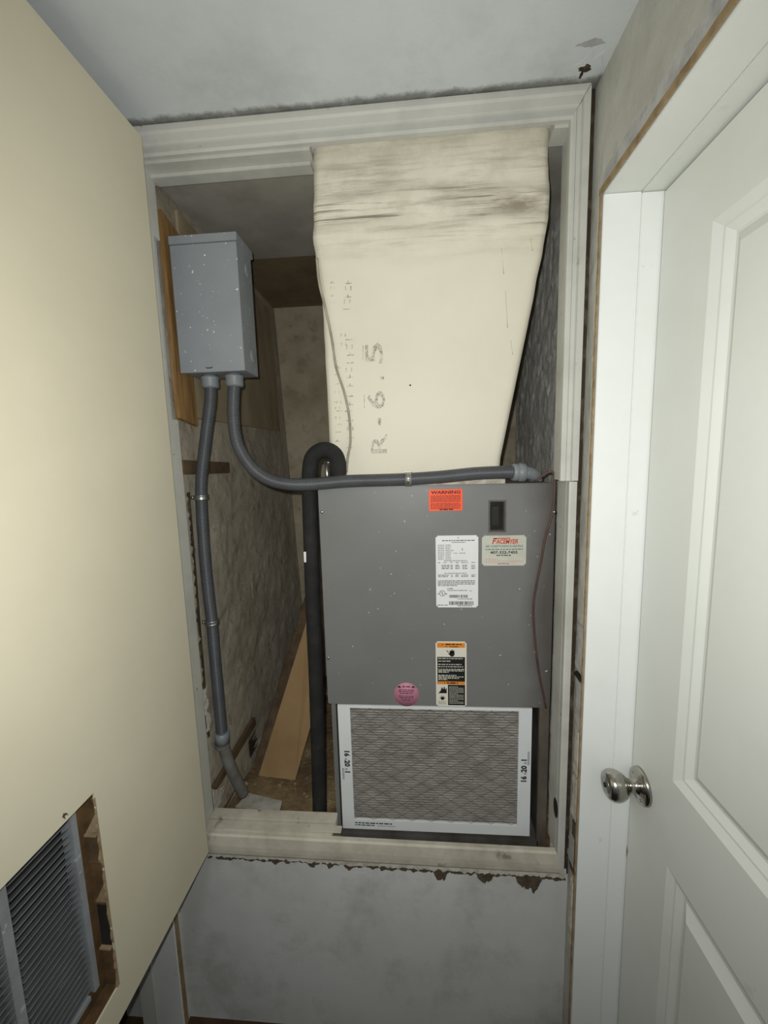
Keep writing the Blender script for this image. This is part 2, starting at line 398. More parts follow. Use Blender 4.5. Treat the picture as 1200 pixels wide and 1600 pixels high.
bx('over_door_wall', (XR+.002, XB, -1.3, DY0+.020, DZ+.020, ZC), 'side_wall', wr)
bx('corner_backing', (XR+.002, XB, DY0+.020, .05, 0, ZC), 'side_wall', wr)
def ragged(name, m, parent, p0, p1, side, w0, w1, thick, n=60, amp=.5, seed=0, label=None, freq=.23):
    """flat torn strip from p0 to p1, its ragged edge towards side"""
    p0, p1, side, thick = map(Vector, (p0, p1, side, thick)); a = []; b = []
    for i in range(n+1):
        t = i/n; q = p0.lerp(p1, t); k = noise.fractal(Vector((t*n*freq, seed*5.1, 1.7)), .8, 2.1, 4)
        a.append(q); b.append(q+side*max((w0+(w1-w0)*t)*(1+amp*k*1.6), .0008))
    bm = B()
    va = [bm.verts.new(p) for p in a]; vb = [bm.verts.new(p) for p in b]
    ta = [bm.verts.new(p+thick) for p in a]; tb = [bm.verts.new(p+thick*.9) for p in b]
    for i in range(n):
        bm.faces.new((va[i], va[i+1], vb[i+1], vb[i])); bm.faces.new((ta[i], tb[i], tb[i+1], ta[i+1]))
        bm.faces.new((vb[i], vb[i+1], tb[i+1], tb[i])); bm.faces.new((va[i], ta[i], ta[i+1], va[i+1]))
    return obj(name, bm, m, parent, label=label)
ragged('scraped_paint', 'scraped', wr, (XR-.0015, -1.3, DZ+.012), (XR-.0015, DY0+.004, DZ+.012), (0, 0, 1), .046, .030, (-.0016, 0, 0), 150, .12, 2, freq=.12)
ragged('dark_crack', 'dark_wood', wr, (XR-.0028, -1.3, DZ+.010), (XR-.0028, DY0+.004, DZ+.010), (0, 0, 1), .005, .0045, (-.001, 0, 0), 220, .6, 9)
ragged('bare_strip', 'brown_strip', wr, (XR-.0035, -1.3, DZ+.0025), (XR-.0035, DY0+.010, DZ+.0025), (0, 0, 1), .0125, .012, (-.003, 0, 0), 150, .10, 4)
ragged('bare_strip', 'brown_strip', wr, (XR-.0035, DY0+.0015, 0), (XR-.0035, DY0+.0015, DZ+.012), (0, 1, 0), .006, .006, (-.003, 0, 0), 200, .15, 6)
ragged('scraped_paint', 'peel_white', wr, (XR-.003, DY0+.0078, 1.26), (XR-.003, DY0+.0078, DZ+.01), (0, 1, 0), .006, .005, (-.0024, 0, 0), 160, .3, 8)
for (z0, z1, w_, m_, sd) in ((1.125, 1.235, .036, 'scraped', 1), (1.105, 1.118, .034, 'cab_dark', 7), (.985, 1.10, .030, 'scraped', 2), (.865, .98, .022, 'peel_white', 5), (.745, .86, .030, 'peel_white', 3), (.60, .74, .026, 'peel_brown', 4), (.62, .70, .040, 'scraped', 6), (.40, .58, .016, 'peel_white', 9)):
    ragged('plaster_flake', m_, wr, (XR-.0038, DY0+.0075, z0), (XR-.0038, DY0+.0075, z1), (0, 1, 0), w_, w_*.7, (-.002-.0004*sd, 0, 0), 26, .22, sd+20)
CY0 = DY0

# casing around the closet opening
cs = empty('trim_1', (0, 0, OB), 'grimy off-white casing framing the raised closet opening', 'trim', kind=ST)
def casing(name, a, b, inward, m='trim', w=.06, mitre=(1, 1)):
    """profiled casing from a to b (inner edge), inward = unit vector towards the opening"""
    prof = [(0, 0), (0, -.011), (.006, -.013), (.020, -.010), (.024, -.010), (.026, -.013), (.041, -.014), (.045, -.018), (w, -.018), (w, 0)]
    if m == 'sill': prof = [(0, 0), (0, -.010), (.004, -.014), (.030, -.0175), (.043, -.018), (.045, -.0145), (.056, -.0145), (w, -.012), (w, 0)]
    if w < .02: prof = [(0, 0), (0, -.0165), (.003, -.018), (w, -.018), (w, 0)]
    elif w < .05: prof = [(0, 0), (0, -.011), (.004, -.014), (.010, -.014), (.013, -.009), (.021, -.010), (.023, -.017), (w, -.018), (w, 0)]
    a, b, inw = Vector(a), Vector(b), Vector(inward); d = (b-a).normalized(); bm = B()
    ra = [bm.verts.new(a-inw*u-d*(u*mitre[0])+Vector((0, y, 0))) for u, y in prof]; rb = [bm.verts.new(b-inw*u+d*(u*mitre[1])+Vector((0, y, 0))) for u, y in prof]
    n = len(prof)
    for i in range(n): bm.faces.new((ra[i], ra[(i+1) % n], rb[(i+1) % n], rb[i]))
    bm.faces.new(ra[::-1]); bm.faces.new(rb)
    return obj(name, bm, m, cs)
IN = .006
casing('head_casing', (OL-IN, 0, OT+IN), (OR_-.006, 0, OT+IN), (0, 0, -1), mitre=(1, .62), w=.057)
casing('side_casing', (OR_-.006, 0, 1.564), (OR_-.006, 0, OT+IN), (-1, 0, 0), w=.036, mitre=(0, 1.55))
low_casing = casing('side_casing', (.3460, 0, OB-.050), (.3460, 0, 1.562), (-1, 0, 0), w=.0165, mitre=(.6, 0))
casing('side_casing', (OL-IN, 0, OB), (OL-IN, 0, OT+IN), (1, 0, 0), w=.057, mitre=(1, 1))
casing('bottom_casing', (OL-IN, 0, OB+.000), (.3450, 0, OB-.008), (0, 0, 1), 'sill', w=.062, mitre=(1, .15))
# jamb boards
jb = empty('trim_2', (0, .03, OB), 'grey-white jamb boards lining the closet opening', 'trim', kind=ST)
bx('head_jamb', (OL-.018, -.212, .0, .068, OT, OT+.018), 'trim', jb)
bx('door_stop', (OL, -.218, .030, .062, OT-.008, OT), 'trim', jb, bev=.001)
bx('head_jamb', (.300, OR_+.018, .0, .05, OT, OT+.018), 'trim', jb)
bx('side_jamb', (OL-.018, OL, 0, .044, 2.152, OT), 'trim', jb)
bx('side_jamb', (OL-.018, OL, 0, .022, 1.735, 2.152), 'trim', jb)
bx('side_jamb', (OL-.018, OL, 0, .052, OB-.02, 1.735), 'trim', jb)
bx('side_jamb', (OR_, OR_+.018, 0, .052, 1.565, OT), 'trim', jb)
j = bx('side_jamb', (.3455, .3615, .0003, .052, OB-.02, 1.563), 'trim', jb, label='lower length of jamb with an oval bored hole')
_h = P(868, 1262, 0, .3455); HY, HZ = _h.y, _h.z
bm = B(); lathe(bm, (.33, HY, HZ), (1, 0, 0), [(0, .026), (.060, .026)], 24)
for v in bm.verts: v.co.y = HY+(v.co.y-HY)*.6
bm_ = bm.copy(); cut(j, [bm]); cut(low_casing, [bm_])
for o in (j, low_casing):                           # bore wall coloured dark in place of the shade of a deep hollow
    o.data.materials.append(MT['cab_dark']); og = ORG[jb.name if o is j else cs.name]
    for p in o.data.polygons:
        c_ = p.center+og
        if abs(p.normal.x) < .5 and abs(c_.z-HZ) < .027 and ((c_.y-HY)/.6)**2+(c_.z-HZ)**2 < .0265**2: p.material_index = 1
bx('bored_hole_back', (.3627, .3632, -.012, .05, HZ-.04, HZ+.04), 'cab_dark', jb)  # dark plate in place of the shade behind the bore
bx('sill_board', (OL, -.236, 0, .030, OB-.022, OB+.002), 'sill', jb, bev=.0015)
bx('sill_board', (OL, -.232, .032, .064, OB-.022, OB+.006), 'sill', jb, bev=.0015)
bx('sill_splinter', (-.30, -.212, .002, .022, OB+.0025, OB+.007), 'sill', jb, bev=.001)
# torn paper and plaster under the bottom casing
ZB = OB-.0795
def drip_edge(name, m, wbase, jag, lumps, y, th, seed):
    n = 420; x0, x1 = OL-.06, OR_+.040; bm = B(); rows = []
    for i in range(n+1):
        x = x0+(x1-x0)*i/n; zt = ZB+.016-.003*i/n
        d = wbase*(.75+.5*i/n)+jag*1.3*noise.fractal(Vector((x*75, seed, 0)), .9, 2.2, 4)+jag*.6*noise.noise(Vector((x*14, seed, 4)))
        for lx, lw_, lh in lumps:
            k = (x-lx)/lw_*2
            if abs(k) < 1: d += lh*(1-k*k)**.6*(1+.35*noise.fractal(Vector((x*120, seed, 2)), .9, 2.2, 3))
        zb = zt-max(d, .004)
        rows.append([bm.verts.new((x, y, zt)), bm.verts.new((x, y-th, zt)), bm.verts.new((x, y-th*.8, zb)), bm.verts.new((x, y, zb-.0004))])
    for a, b in zip(rows, rows[1:]):
        for k in range(3): bm.faces.new((a[k], a[k+1], b[k+1], b[k]))
    return obj(name, bm, m, wf)
lump = []
for (px, w_, h_) in ((825, .062, .034), (838, .03, .012), (757, .040, .020), (688, .036, .022), (598, .014, .008), (545, .026, .012), (517, .018, .012), (488, .020, .007), (430, .014, .008), (395, .02, .004)):
    c = P(px, 1362, 1, 0); lump.append((c.x, w_, h_))
drip_edge('torn_paper', 'peel_brown', .0285, .0052, lump, -.0004, .0016, 3.3)
drip_edge('torn_plaster', 'peel_white', .0215, .0055, [], -.0004, .0032, 8.1)

# left wall with another doorway, seen below the open door
wl = empty('wall_left', (XL, -.1, 0), 'white side wall with casing, glimpsed below the open cream door', 'wall', kind=ST)
bx('corner_wall', (XL-.19, XL, -.010, .06, 0, ZC), 'wall', wl)
bx('far_wall', (XL-.12, XL, -3.2, -.95, 0, ZC), 'wall', wl)
bx('over_door_wall', (XL-.12, XL, -.95, -.010, 2.14, ZC), 'wall', wl)
bx('bare_strip', (XL-.006, XL+.002, -.022, -.010, 0, 2.12), 'brown_strip', wl)
bx('door_jamb', (XL-.078, XL-.002, -.026, -.011, 0, 2.12), 'white_trim', wl, bev=.001)
bx('door_jamb', (XL-.125, XL-.079, -.029, -.011, 0, 2.12), 'white_door', wl, bev=.001)
rm = empty('wall_side_room', (-1.3, -.6, 0), 'dark side room beyond the left doorway', 'wall', kind=ST)
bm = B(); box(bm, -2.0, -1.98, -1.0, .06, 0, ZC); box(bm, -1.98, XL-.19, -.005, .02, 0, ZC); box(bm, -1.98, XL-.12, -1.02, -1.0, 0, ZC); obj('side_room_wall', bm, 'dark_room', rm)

# closet shell
KL0, KL1 = P(428, 478, 1, .93), P(475, 980, 1, .93)
zc2, zf = 2.312, .55
kx0 = -.617; kx1 = -.548
cl = empty('wall_closet_left', (-.6, .5, zf), 'peeling stained plaster side wall of the closet behind the conduit', 'wall', kind=ST)
bm = B(); rough_grid(bm, Vector((-.612, .062, zf)), Vector((kx1, .93, zf)), Vector((-.612, .062, zc2)), Vector((kx0, .93, zc2)), 120, 240, (1, 0, 0), .0030, 15, 2, .0022)
obj('plaster_face', bm, 'old_plaster', cl)
pl = B(); 
def lw(y, z, d=0):
    t = (y-.062)/(.93-.062); u = (z-zf)/(zc2-zf); x = (-.612+(kx1+.612)*t)*(1-u)+(-.612+(kx0+.612)*t)*u
    return Vector((x+d, y, z))
poly_prism(pl, [lw(.15, 1.752, .003), lw(.82, 1.762, .003), lw(.83, 2.27, .003), lw(.15, 2.28, .003)], Vector((.008, 0, 0))); obj('plywood_panel', pl, 'ply', cl)
ck = empty('wall_closet_back', (0, .93, zf), 'stained beige back wall deep inside the closet', 'wall', kind=ST)
bx('back_face', (-.70, .60, .93, .98, zf-.05, 2.40), 'back_wall', ck)
cr = empty('wall_closet_right', (.45, .5, zf), 'rough grey rendered closet wall right of the duct', 'wall', kind=ST)
bm = B(); rough_grid(bm, Vector((.392, .058, zf)), Vector((.455, .93, zf)), Vector((.398, .058, zc2)), Vector((.462, .93, zc2)), 110, 200, (-1, 0, 0), .0045, 20, 4, .0040)
obj('render_face', bm, 'concrete', cr)
bx('jamb_return', (OR_+.018, .46, .046, .0565, zf, zc2), 'concrete', cr)
kc = empty('ceiling_closet', (0, .5, zc2), 'grey closet ceiling turning to bare brown board at the back', 'ceiling', kind=ST)
bm = B(); rough_grid(bm, Vector((-.62, .05, zc2-.004)), Vector((.46, .05, zc2-.004)), Vector((-.62, .478, zc2-.004)), Vector((.46, .485, zc2-.004)), 30, 16, (0, 0, 1), .002, 10, 6)
obj('painted_board', bm, 'closet_ceiling', kc)
bx('bare_board', (-.64, .47, .05, .95, zc2+.004, zc2+.03), 'bare_ceiling', kc)
fc = empty('floor_closet', (0, .5, zf), 'raised closet floor strewn with brown debris', 'floor', kind=ST)
bm = B(); rough_grid(bm, Vector((-.64, .06, zf)), Vector((.46, .06, zf)), Vector((-.64, .94, zf)), Vector((.46, .94, zf)), 70, 56, (0, 0, 1), .010, 8, 3)
obj('debris_layer', bm, 'debris', fc, kind='stuff')
bx('deck', (-.69, .47, .06, .98, zf-.06, zf-.012), 'dark_wood', fc)

# old wood on the closet's left wall
bm = B(); poly_prism(bm, [Vector((-.605, .064, z)) for z in (1.735, 2.235)][:1] + [lw(.064, 1.745, .006), lw(.150, 1.728, .006), lw(.150, 2.22, .006), lw(.064, 2.25, .006)], Vector((.018, 0, 0))) if False else poly_prism(bm, [lw(.066, 1.742, .006), lw(.148, 1.728, .006), lw(.140, 2.215, .005), lw(.066, 2.235, .005)], Vector((.012, 0, 0)))
obj('wood_stud', bm, 'raw_wood', None, 'raw orange-brown wooden board behind the grey electrical box', 'board', bev=.001)
bm = B(); poly_prism(bm, [lw(.07, 1.598, .005), lw(.315, 1.594, .005), lw(.318, 1.628, .005), lw(.07, 1.636, .005)], Vector((.009, 0, 0)))
obj('wood_strip', bm, 'dark_wood', None, 'short level brown wood strip behind the conduit above its top clamp', 'strip', bev=.0008)
bm = B(); poly_prism(bm, [lw(.072, .690, .005), lw(.085, .672, .005), lw(.34, .700, .005), lw(.335, .732, .005)], Vector((.012, 0, 0)))
obj('wood_strip', bm, 'dark_wood', None, 'slanting dark wood strip low on the closet wall by the bottom clamp', 'strip', bev=.0008)

# ------------------------------------------------------------------ cream door, standing open on the left
XD = -.56; DT, DB = 2.310, .604; DH = -.042; DE = -.95
d2 = empty('door_2', (XD, DH, DB), 'cream flush closet door standing open, with a return grille cut in below', 'door', kind=ST)
gy0_ = -.83; gz0_ = .690; hy1 = -.356; hy0 = -.860; hz1 = 1.066; hz0 = .672
bm = B()
for (a, b, c, d) in ((DE, DH, hz1, DT), (DE, DH, DB, hz0), (DE, hy0, hz0, hz1), (hy1, DH, hz0, hz1)):
    box(bm, XD-.0035, XD, a, b, c, d)
# smooth the seams of the skin: one face ring rather than four boards
bm.free(); bm = B()
def ring(bm, x, y0, y1, z0, z1, Y0, Y1, Z0, Z1, wob=0):
    o = [bm.verts.new((x, y, z)) for y, z in ((Y0, Z0), (Y1, Z0), (Y1, Z1), (Y0, Z1))]
    i_ = [bm.verts.new((x, y, z)) for y, z in ((y0, z0), (y1, z0), (y1, z1), (y0, z1))]
    for k in range(4): bm.faces.new((o[k], o[(k+1) % 4], i_[(k+1) % 4], i_[k]))
    return o, i_
def ringslab(bm, xa, xb, *a):
    o1, i1 = ring(bm, xa, *a); o2, i2 = ring(bm, xb, *a)
    for k in range(4):
        bm.faces.new((o1[k], o2[k], o2[(k+1) % 4], o1[(k+1) % 4])); bm.faces.new((i1[k], i1[(k+1) % 4], i2[(k+1) % 4], i2[k]))
ringslab(bm, XD, XD-.0035, hy0, hy1, hz0, hz1, DE, DH, DB, DT); obj('door_skin', bm, 'cream', d2)
bm = B(); ringslab(bm, XD-.0315, XD-.035, gy0_+.012, hy1-.020, gz0_+.010, hz1-.010, DE, DH, DB, DT); obj('door_skin', bm, 'core', d2)
bm = B(); ringslab(bm, XD-.0036, XD-.0314, hy0-.010, hy1+.006, hz0-.010, hz1+.006, DE+.001, DH-.001, DB+.001, DT-.001); obj('door_core', bm, 'core', d2)
# torn edge of the skin and the honeycomb left in the reveal
ragged('torn_edge', 'core_tan', d2, (XD+.0002, hy1+.001, hz0), (XD+.0002, hy1+.001, hz1-.01), (0, -1, 0), .003, .003, (-.004, 0, 0), 60, .8, 31)
for (z, h) in ((.988, .036), (.846, .040)):
    bm = B(); poly_prism(bm, [Vector((XD-.003, hy1+.005, z)), Vector((XD-.027, hy1+.005, z-.004)), Vector((XD-.004, hy1+.005, z+h))], Vector((0, -.004, 0))); obj('core_scrap', bm, 'core_tan', d2)
for (z, m_) in ((.978, 'core_tan'), (.925, 'core'), (.842, 'core'), (.745, 'core_tan')): bx('core_web', (XD-.030, XD-.008, hy1-.0005, hy1+.006, z, z+.003), m_, d2)
bx('core_pocket', (XD-.026, XD-.006, hy1+.0045, hy1+.0058, .930, .972), 'dark_wood', d2); bx('core_pocket', (XD-.028, XD-.004, hy1+.0045, hy1+.0058, .750, .838), 'cab_dark', d2)
# return-air grille behind the cut
GX1 = XD-.024; GX0 = XD-.046; gy1 = hy1-.014; gy0 = gy0_; gz1 = hz1-.004; gz0 = .690
gr = empty('return_grille', (GX0, gy1-.2, gz0), 'grey metal louvred return air grille set behind the cut in the cream door', 'grille')
bx('frame_stile', (GX0, GX1, gy1-.011, gy1, gz0, gz1), 'grille', gr, bev=.001)
bx('frame_stile', (GX0, GX1, gy0, gy0+.02, gz0, gz1), 'grille', gr, bev=.001)
bx('frame_rail', (GX0, GX1, gy0+.02, gy1-.020, gz1-.008, gz1), 'grille', gr)
bx('frame_rail', (GX0, GX1, gy0+.02, gy1-.020, gz0, gz0+.008), 'grille', gr)
bx('mullion', (GX0+.002, GX1-.004, -.500, -.486, gz0+.008, gz1-.012), 'grille', gr)
bx('grille_shade_sheet', (GX0-.010, GX0-.008, gy0, gy1, gz0, gz1), 'cab_dark', gr)  # added dark sheet, stands in for the unlit space behind the fins
nf = 28
for i in range(nf):
    z = gz0+.016+(gz1-gz0-.03)*i/(nf-1)
    for (ya, yb) in ((-.485, gy1-.0115), (gy0+.0205, -.501)):
        bm = B(); poly_prism(bm, [Vector((GX1-.001, ya, z)), Vector((GX0+.002, ya, z-.0135)), Vector((GX0+.002, ya, z-.0123)), Vector((GX1-.001, ya, z+.0014))], Vector((0, yb-ya, 0)))
        obj('fin', bm, 'grille', gr)

# ------------------------------------------------------------------ white panel door on the right
t3 = empty('trim_3', (XR, -.06, 0), 'white painted jamb lining the recess of the panel door', 'trim', kind=ST)
bx('side_jamb', (XR-.001, XR+.0699, DY0, DY0+.018, 0, DZ+.0005), 'white_trim', t3, bev=.0012)
bx('side_jamb', (XR+.0703, XB+.04, DY0-.001, DY0+.018, 0, DZ-.002), 'white_trim', t3, bev=.0012)
bx('head_jamb', (XR-.001, XR+.0699, -1.3, DY0+.018, DZ+.001, DZ+.018), 'white_door', t3, bev=.0012)
bx('head_jamb', (XR+.0703, XB+.04, -1.3, DY0+.018, DZ-.001, DZ+.018), 'white_door', t3, bev=.0012)
bx('side_jamb', (XR-.001, XB+.04, DY1-.020, DY1, 0, DZ), 'white_trim', t3, bev=.001)
XF = .489; sy0 = DY1+.004; sy1 = DY0-.003; sz0 = .012; sz1 = DZ-.005
d1 = empty('door_1', (XF, -.5, 0), 'white moulded panel door with a nickel knob, closed deep in the right wall', 'door', kind=ST)
def panelled(bm):
    py0, py1 = -.762, -.200
    ys = [sy0, py0, py1, sy1]; zs = [sz0, .235, .806, .990, 1.990, sz1]
    V = {}
    def vt(y, z, x=XF):
        k = (round(y, 5), round(z, 5), round(x, 5))
        if k not in V: V[k] = bm.verts.new((x, y, z))
        return V[k]
    for i in range(3):
        for k in range(5):
            if i == 1 and k in (1, 3):
                a = (ys[1], ys[2], zs[k], zs[k+1]); prev = None
                for ins, dp in ((0, 0), (.015, .0075), (.019, .0078), (.032, .0155), (.037, .0155), (.058, .003)):
                    c = [vt(y, z, XF+dp) for y, z in ((a[0]+ins, a[2]+ins), (a[1]-ins, a[2]+ins), (a[1]-ins, a[3]-ins), (a[0]+ins, a[3]-ins))]
                    if prev:
                        for q in range(4): bm.faces.new((prev[q], prev[(q+1) % 4], c[(q+1) % 4], c[q]))
                    prev = c
                bm.faces.new(prev)
            else: bm.faces.new((vt(ys[i], zs[k]), vt(ys[i+1], zs[k]), vt(ys[i+1], zs[k+1]), vt(ys[i], zs[k+1])))
bm = B(); panelled(bm); 
for f in bm.faces: pass
obj('door_face', bm, 'white_door', d1)
bx('door_body', (XF+.0165, XF+.036, sy0, sy1, sz0, sz1), 'white_door', d1)
bm = B()
for a in ((XF, XF+.0165, sy1-.0008, sy1, sz0, sz1), (XF, XF+.0165, sy0, sy0+.0008, sz0, sz1), (XF, XF+.0165, sy0, sy1, sz0, sz0+.0008), (XF, XF+.0165, sy0, sy1, sz1-.0008, sz1)): box(bm, *a)
obj('door_edge', bm, 'white_door', d1)
kc_ = P(1003, 1228, 0, XF)
KS = 1.17; kb = B(); lathe(kb, kc_, (-1, 0, 0), [(d_*KS, r_*KS) for d_, r_ in [(0, .033), (.004, .033), (.007, .031), (.009, .024), (.011, .016), (.014, .0125), (.024, .0118), (.028, .014), (.034, .021), (.042, .0255), (.050, .0275), (.058, .0265), (.064, .023), (.0655, .0205), (.0655, .0)]], 40)
kn = obj('door_knob', kb, 'chrome', d1, label='satin nickel knob')
bm = B(); lathe(bm, kc_+Vector((-.0652*KS, 0, 0)), (-1, 0, 0), [(0, .017), (.0014, .016), (.0016, 0)], 28); obj('knob_face', bm, 'metal', kn)
bm = B(); lathe(bm, kc_+Vector((-.0652*KS-.0015, 0, 0)), (-1, 0, 0), [(0, .0055), (.002, .005), (.002, 0)], 18); box(bm, kc_.x-.0652*KS-.0040, kc_.x-.0652*KS-.0036, kc_.y-.0006, kc_.y+.0006, kc_.z-.004, kc_.z+.004); obj('lock_button', bm, 'cab_dark', kn)
for a in (.75, -2.4):
    bm = B(); lathe(bm, kc_+Vector((-.0100, math.sin(a)*.0265, math.cos(a)*.0265)), (-1, 0, 0), [(0, .0035), (.0018, .003), (.0022, 0)], 12); obj('rosette_screw', bm, 'metal', kn)

# ------------------------------------------------------------------ air handler
AY = .060; AX0, AX1 = -.2445, .3445; AT = 1.556; PB = .966
ah = empty('air_handler', (.05, .3, zf), 'grey enamelled air handler cabinet standing in the closet', 'air handler')
AB = zf-.010
bx('cabinet_body', (AX0+.002, AX1-.002, AY+.020, .60, PB, AT-.002), 'cab', ah, bev=.002)
fp = B(); box(fp, AX0, AX1, AY, AY+.018, PB, AT)
fpo = obj('front_panel', fp, 'cab', ah, bev=.0025)
sl = B(); s0 = P(766, 784, 1, AY); s1 = P(788, 829, 1, AY); box(sl, s0.x, s1.x, AY-.01, AY+.05, s1.z, s0.z); cut(fpo, [sl])
bx('slot_back', (s0.x-.004, s1.x+.004, AY+.0165, AY+.0195, s1.z-.004, s0.z+.004), 'cab_dark', ah)
bm = B(); box(bm, s0.x-.004, s1.x+.004, AY-.0012, AY, s0.z, s0.z+.004); box(bm, s0.x-.004, s1.x+.004, AY-.0012, AY, s1.z-.004, s1.z); box(bm, s0.x-.004, s0.x, AY-.0012, AY, s1.z, s0.z); box(bm, s1.x, s1.x+.004, AY-.0012, AY, s1.z, s0.z)
obj('slot_rim', bm, 'cab_dirty', ah)
bx('breaker_switch', (s0.x+.004, s1.x-.012, AY+.008, AY+.0165, s1.z+.012, s0.z-.012), 'black', ah, bev=.001)
# lower, filter compartment
FX0, FX1 = -.238, .331
bx('side_flange', (FX0, FX0+.012, AY+.012, .60, AB, PB), 'cab', ah)
bx('side_flange', (FX1-.008, FX1+.002, AY+.016, .60, AB, PB), 'cab_dirty', ah)
bx('corner_post', (FX1-.012, FX1+.0135, AY+.004, AY+.016, AB, PB), 'flange', ah, bev=.001)
bx('compartment_back', (FX0+.012, FX1-.008, AY+.10, AY+.11, AB, PB), 'cab_dark', ah)
bx('base_rail', (FX0+.012, FX1-.008, AY+.004, AY+.10, AB, AB+.030), 'cab_dirty', ah, bev=.001)
for (px, py) in ((503, 800), (513, 1028), (866, 800)):
    c = P(px, py, 1, AY); bm = B(); lathe(bm, (c.x, AY+.0005, c.z), (0, -1, 0), [(0, .0045), (.002, .0045), (.0032, .003), (.0034, 0)], 6); obj('panel_screw', bm, 'metal', ah)
SX, SZ = Vector((1, 0, 0)), Vector((0, 0, 1))
def sticker(name, p0, p1, m, label, rad=.004):
    a = P(*p0, 1, AY); b = P(*p1, 1, AY); bm = B(); box(bm, a.x, b.x, AY-.0006, AY-.0001, b.z, a.z)
    ed = [e for e in bm.edges if abs(e.verts[0].co.y-e.verts[1].co.y) > 1e-5]; bmesh.ops.bevel(bm, geom=ed, offset=rad, segments=3, affect='EDGES')
    return obj(name, bm, m, ah, label=label), a.x, b.x, b.z, a.z
YS = AY-.0008
def row(bm, x0, x1, z, h, rnd, fill=.9): dashes(bm, Vector((x0, YS, z)), SX, SZ, x1-x0, h, rnd, fill)
rn = random.Random(5)
# orange warning sticker
s, x0, x1, z0, z1 = sticker('warning_sticker', (670, 765), (722.5, 797.5), 'orange_sticker', 'orange warning sticker', .001); W = x1-x0; H = z1-z0
bm = B(); text(bm, 'WARNING', H*.20, (x0+W*.06, YS, z0+H*.79), SX, SZ, .03, width=W*.88)
for i in range(5): row(bm, x0+W*.05, x1-W*.05, z0+H*(.68-.065*i), H*.03, rn, .97)
for i in range(5): row(bm, x0+W*.05, x1-W*.04, z0+H*(.33-.06*i), H*.028, rn, .97)
row(bm, x0+W*.32, x0+W*.72, z0+H*.03, H*.05, rn)
obj('lettering', bm, 'black', s, kind='stuff')
# white rating plate
s, x0, x1, z0, z1 = sticker('rating_label', (680.5, 837), (747, 949), 'white_sticker', 'tall white rating label with bar codes'); W = x1-x0; H = z1-z0
bm = B(); row(bm, x0+W*.15, x1-W*.08, z1-H*.075, H*.012, rn, 1); row(bm, x0+W*.38, x0+W*.7, z1-H*.098, H*.008, rn)
quad(bm, (x0+W*.52, YS, z1-H*.04), SX, SZ, W*.02, H*.016)
for i in range(9):
    row(bm, x0+W*.05, x0+W*.20, z1-H*(.135+.024*i), H*.008, rn, 1); row(bm, x0+W*.23, x0+W*(.36 if i != 3 else .45), z1-H*(.135+.024*i), H*.008, rn, .9)
row(bm, x0+W*.42, x0+W*.53, z1-H*.245, H*.008, rn); row(bm, x0+W*.56, x0+W*.70, z1-H*.245, H*.008, rn); quad(bm, (x0+W*.62, YS, z1-H*.205), SX, SZ, W*.015, H*.03)
row(bm, x0+W*.2, x0+W*.78, z1-H*.35, H*.009, rn)
for c0, c1 in ((.05, .11), (.18, .25), (.34, .4), (.47, .54), (.6, .76), (.84, .93)): row(bm, x0+W*c0, x0+W*c1, z1-H*.375, H*.009, rn)
for i in range(3):
    for c0, c1 in ((.14, .32), (.35, .4), (.46, .56), (.63, .74), (.84, .93)): row(bm, x0+W*c0, x0+W*c1, z1-H*(.415+.022*i), H*.011, rn, 1)
row(bm, x0+W*.2, x0+W*.78, z1-H*.525, H*.009, rn)
for i in range(2):
    for c0, c1 in ((.05, .32), (.36, .4), (.46, .54), (.6, .76), (.84, .93)): row(bm, x0+W*c0, x0+W*c1, z1-H*(.55+.02*i), H*.01, rn)
for i in range(4): row(bm, x0+W*.04, x0+W*(.92 if i < 3 else .5), z1-H*(.63+.022*i), H*.011, rn, .98)
row(bm, x0+W*.27, x0+W*.42, z1-H*.74, H*.012, rn, 1); row(bm, x0+W*.27, x0+W*.75, z1-H*.765, H*.009, rn, 1); row(bm, x0+W*.80, x0+W*.85, z1-H*.77, H*.009, rn)
row(bm, x0+W*.52, x0+W*.86, z1-H*.885, H*.010, rn); row(bm, x0+W*.52, x0+W*.86, z1-H*.983, H*.010, rn); row(bm, x0+W*.03, x0+W*.28, z1-H*.972, H*.010, rn)
obj('lettering', bm, 'grey_ink', s, kind='stuff')
bm = B()
for (a, b, zz, hh) in ((.31, .75, .862, .04), (.31, .88, .965, .052)):
    x = x0+W*a
    while x < x0+W*b:
        wd = rn.choice((.0006, .0009, .0016)); quad(bm, (x, YS, z1-H*zz), SX, SZ, wd, H*hh); x += wd+rn.choice((.0006, .0009, .0014))
obj('bar_code', bm, 'black', s, kind='stuff')
bm = B(); cc = Vector((x0+W*.145, YS, z1-H*.80)); ra = W*.062
ci = [bm.verts.new(cc+SX*math.cos(2*PI*k/28)*ra+SZ*math.sin(2*PI*k/28)*ra) for k in range(28)]; co = [bm.verts.new(cc+SX*math.cos(2*PI*k/28)*ra*1.18+SZ*math.sin(2*PI*k/28)*ra*1.18) for k in range(28)]
for k in range(28): bm.faces.new((ci[k], co[k], co[(k+1) % 28], ci[(k+1) % 28]))
text(bm, 'U', ra*1.15, cc+SX*(-ra*.62)+SZ*(-ra*.1), SX, SZ, .02); text(bm, 'L', ra*1.15, cc+SX*(-ra*.02)+SZ*(-ra*.6), SX, SZ, .02)
row(bm, x0+W*.035, x0+W*.06, z1-H*.815, H*.012, rn, 1); row(bm, x0+W*.225, x0+W*.265, z1-H*.815, H*.012, rn, 1)
obj('listing_mark', bm, 'black', s)
